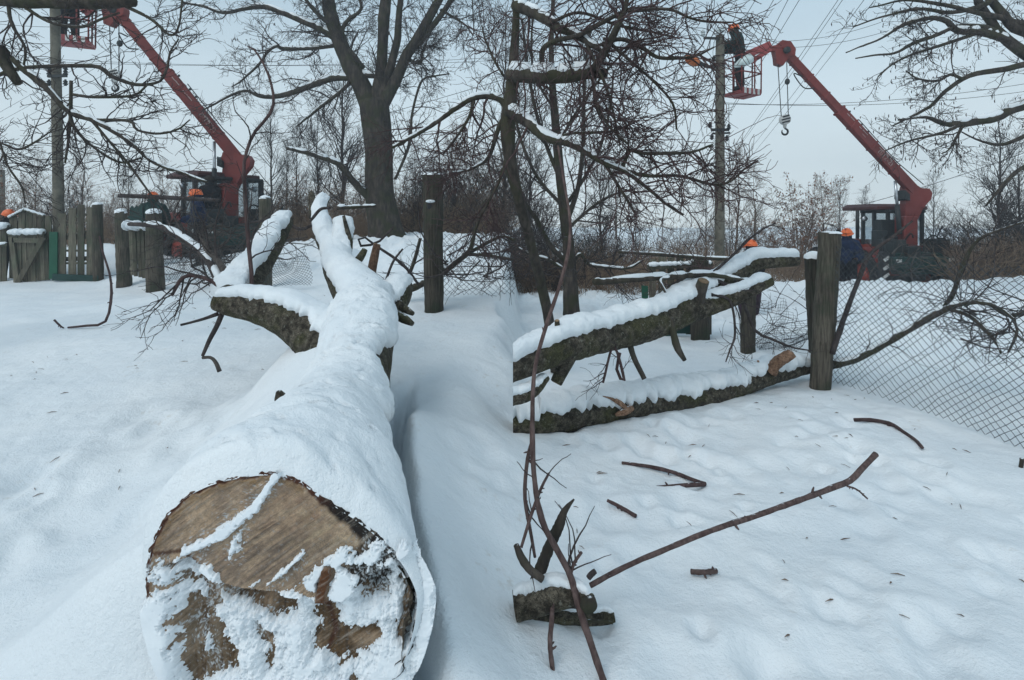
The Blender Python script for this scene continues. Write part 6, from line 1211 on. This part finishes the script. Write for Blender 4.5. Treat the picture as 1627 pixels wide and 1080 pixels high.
cut_branch('long bare branch with buds slanting up across the near right-hand snow', [(938, 930, 8.16, 2.05), (1000, 897, 8.16, 2.1), (1070, 868, 8.16, 2.15), (1150, 836, 8.16, 2.22), (1200, 820, 8.16, 2.28), (1270, 795, 8.16, 2.36), (1318, 776, 8.84, 2.42), (1350, 763, 9.52, 2.46), (1368, 745, 8.16, 2.48), (1391, 721, 8.84, 2.52)], None, None, 4, lv=(), buds=16, extra=([(1346, 772, 3.4, 2.45), (1362, 778, 2.72, 2.46), (1378, 792, 2.72, 2.48)],), n=40)
cut_branch('tall reddish shoot rising from the bottom edge at the middle', [(962, 1090, 10.9, 1.75), (938, 1020, 10.9, 1.8), (920, 965, 11.7, 1.85), (906, 915, 10.9, 1.9), (880, 865, 10.1, 1.9), (862, 830, 10.1, 1.9), (850, 770, 8.58, 1.9), (846, 700, 8.58, 1.9), (846, 640, 7.02, 1.92), (850, 580, 6.63, 1.95), (866, 520, 6.24, 2.0), (888, 455, 5.85, 2.05), (902, 400, 5.46, 2.1), (905, 350, 4.68, 2.15), (896, 290, 3.9, 2.2), (886, 230, 3.12, 2.2)], None, None, 5, lv=((4, (.1, .3), (25, 55)),), buds=22, n=60,
    extra=([(846, 700, 6.24, 1.9), (838, 730, 6.24, 1.95), (834, 790, 6.24, 1.95), (844, 850, 5.46, 1.95), (850, 885, 4.68, 1.95)], [(905, 918, 6.24, 1.9), (912, 895, 5.46, 1.92), (924, 877, 4.68, 1.95)], [(828, 870, 4.68, 1.9), (845, 815, 5.46, 1.95), (860, 775, 4.68, 1.95), (872, 752, 3.9, 2.0)]))
cut_branch('short thin shoot standing at the bottom edge left of the tall shoot', [(882, 1092, 7.8, 1.75), (874, 1030, 7.8, 1.8), (876, 985, 7.8, 1.85), (879, 955, 6.24, 1.9)], None, None, 6, lv=(), buds=5)
for i, (lb, rows) in enumerate([('forked dark twig lying on the right-hand snow', [(988, 735, 4), (1030, 741, 6), (1070, 750, 6), (1100, 762, 6), (1120, 769, 7)]), ('bent dark twig lying near the wire fence', [(1357, 667, 6), (1385, 667, 6), (1415, 673, 6), (1438, 688, 5), (1455, 700, 5), (1465, 711, 5)]), ('short dark twig left of the long bare branch', [(965, 795, 5), (985, 805, 6), (1010, 819, 6)]), ('short thick twig lying alone on the near right-hand snow', [(1098, 908, 8), (1118, 909, 8), (1138, 907, 8)]),
        ('thin dark shoot sprouting from the snow before the left gates', [(158, 375, 2.5), (163, 400, 3), (175, 440, 3.5), (176, 480, 4), (166, 513, 4), (137, 518, 3.5), (108, 521, 3)]), ('small dark twig left of the thin shoot', [(86, 508, 3), (94, 516, 3), (101, 521, 2)])]):
    d_ = [hit(r[0], r[1]) - .045 if i < 4 else 1.25 / 172 * F for r in rows]; rows = [(r[0], r[1], r[2], d_[k] if i < 4 else d_[0]) for k, r in enumerate(rows)]
    ex = ([(1120, 769, 7, d_[-1]), (1090, 771, 7, d_[-1]), (1050, 774, 6, d_[-1]), (1026, 775, 5, d_[-1])],) if i == 0 else (([(1411, 674, 5, d_[2]), (1425, 688, 4, d_[2]), (1438, 703, 4, d_[2])],) if i == 1 else ())
    cut_branch(lb, rows, None, None, 20 + i, 'twig_red' if i != 3 else 'bark_shoot', lv=(), buds=3, extra=ex, name='twig', n=14, cat='twig')
def near_stump():
    o = W(880, 985, 2.0); root = thing('cut_log', 'small mossy cut log with stubs and snow at the bottom of the middle', 'log', o)
    log_part(root, 'trunk', [(818, 962, 44, 1.95), (850, 956, 42, 1.95), (885, 946, 40, 1.92), (915, 948, 32, 1.9), (938, 957, 26, 1.86)], 50, .022, -85, 20, 61, .10, 48, 'bark_log')
    log_part(root, 'limb', [(818, 978, 24, 1.98), (870, 978, 24, 2.0), (930, 980, 24, 2.0), (960, 980, 22, 2.0), (976, 978, 18, 2.0)], 50, .014, -70, 20, 62, .10, 40, 'bark_log')
    c = W(934, 957, 1.84); m = MB(); m.tube([c, c + np.array((.006, -.02, -.003))], [.03, .026], 18); e = m.build('cut_end', M['bark_tree'], root, True)
    log_part(root, 'limb', [(846, 948, 26, 1.98), (856, 912, 20, 1.98), (874, 866, 18, 1.98), (888, 836, 18, 1.98), (897, 812, 11, 1.98), (912, 793, 3, 1.98)], 40, 0, 0, 0, 63, .45, 30, 'bark_tree')
    log_part(root, 'limb', [(862, 920, 12, 1.9), (842, 905, 13, 1.9), (828, 885, 13, 1.9), (820, 866, 9, 1.9)], 24, 0, 0, 0, 64, .15, 24, 'bark_tree')
    stub(root, [(935, 918, 9, 1.95), (940, 912, 9, 1.95), (946, 907, 8, 1.95)], mat='twig_dark', cutmat=None)
    m = MB(); m.tube(*path([(920, 985, 4, 1.95), (950, 987, 5, 1.94), (974, 989, 5, 1.93)], n=8), 6); m.build('bark_strip', M['bark_tree'], root, True)
near_stump()
def debris():
    rg = np.random.RandomState(12); m = MB()
    for k in range(150):
        if k % 2: x, y = rg.uniform(.2, 3.2), rg.uniform(1.8, 5.0)
        else: x, y = rg.uniform(-4.5, -1.2), rg.uniform(2.2, 7.5)
        z = gz(x, y) + .004; a = rg.uniform(0, 6.28); l = rg.uniform(.008, .035); t = np.array((math.cos(a), math.sin(a), rg.normal(0, .2))) * l; m.tube([np.array((x, y, z)) - t, np.array((x, y, z + .004)), np.array((x, y, z)) + t], [.001, rg.uniform(.0015, .004), .001], 4)
    o = m.build('bark_litter', M['twig_brown'], None, True, kind='stuff'); o['label'] = 'tiny bark chips and twig bits scattered over the snow'; o['category'] = 'litter'
debris()

# ------------------------------------------------------------------ winter air between here and the far trees
def haze():
    m = MB(); m.box((0, 51, 5.5), (168, 126, 17)); o = m.build('haze', None, None); o['kind'] = 'stuff'; o['label'] = 'thin cold winter haze over the yard'
    mt = bpy.data.materials.new('haze'); mt.use_nodes = True; nt = mt.node_tree; nt.nodes.clear(); out = nt.nodes.new('ShaderNodeOutputMaterial'); v = nt.nodes.new('ShaderNodeVolumePrincipled')
    v.inputs['Color'].default_value = (.80, .90, .98, 1); v.inputs['Density'].default_value = .0042; v.inputs['Anisotropy'].default_value = .2; nt.links.new(v.outputs[0], out.inputs['Volume']); o.data.materials.append(mt)
haze()
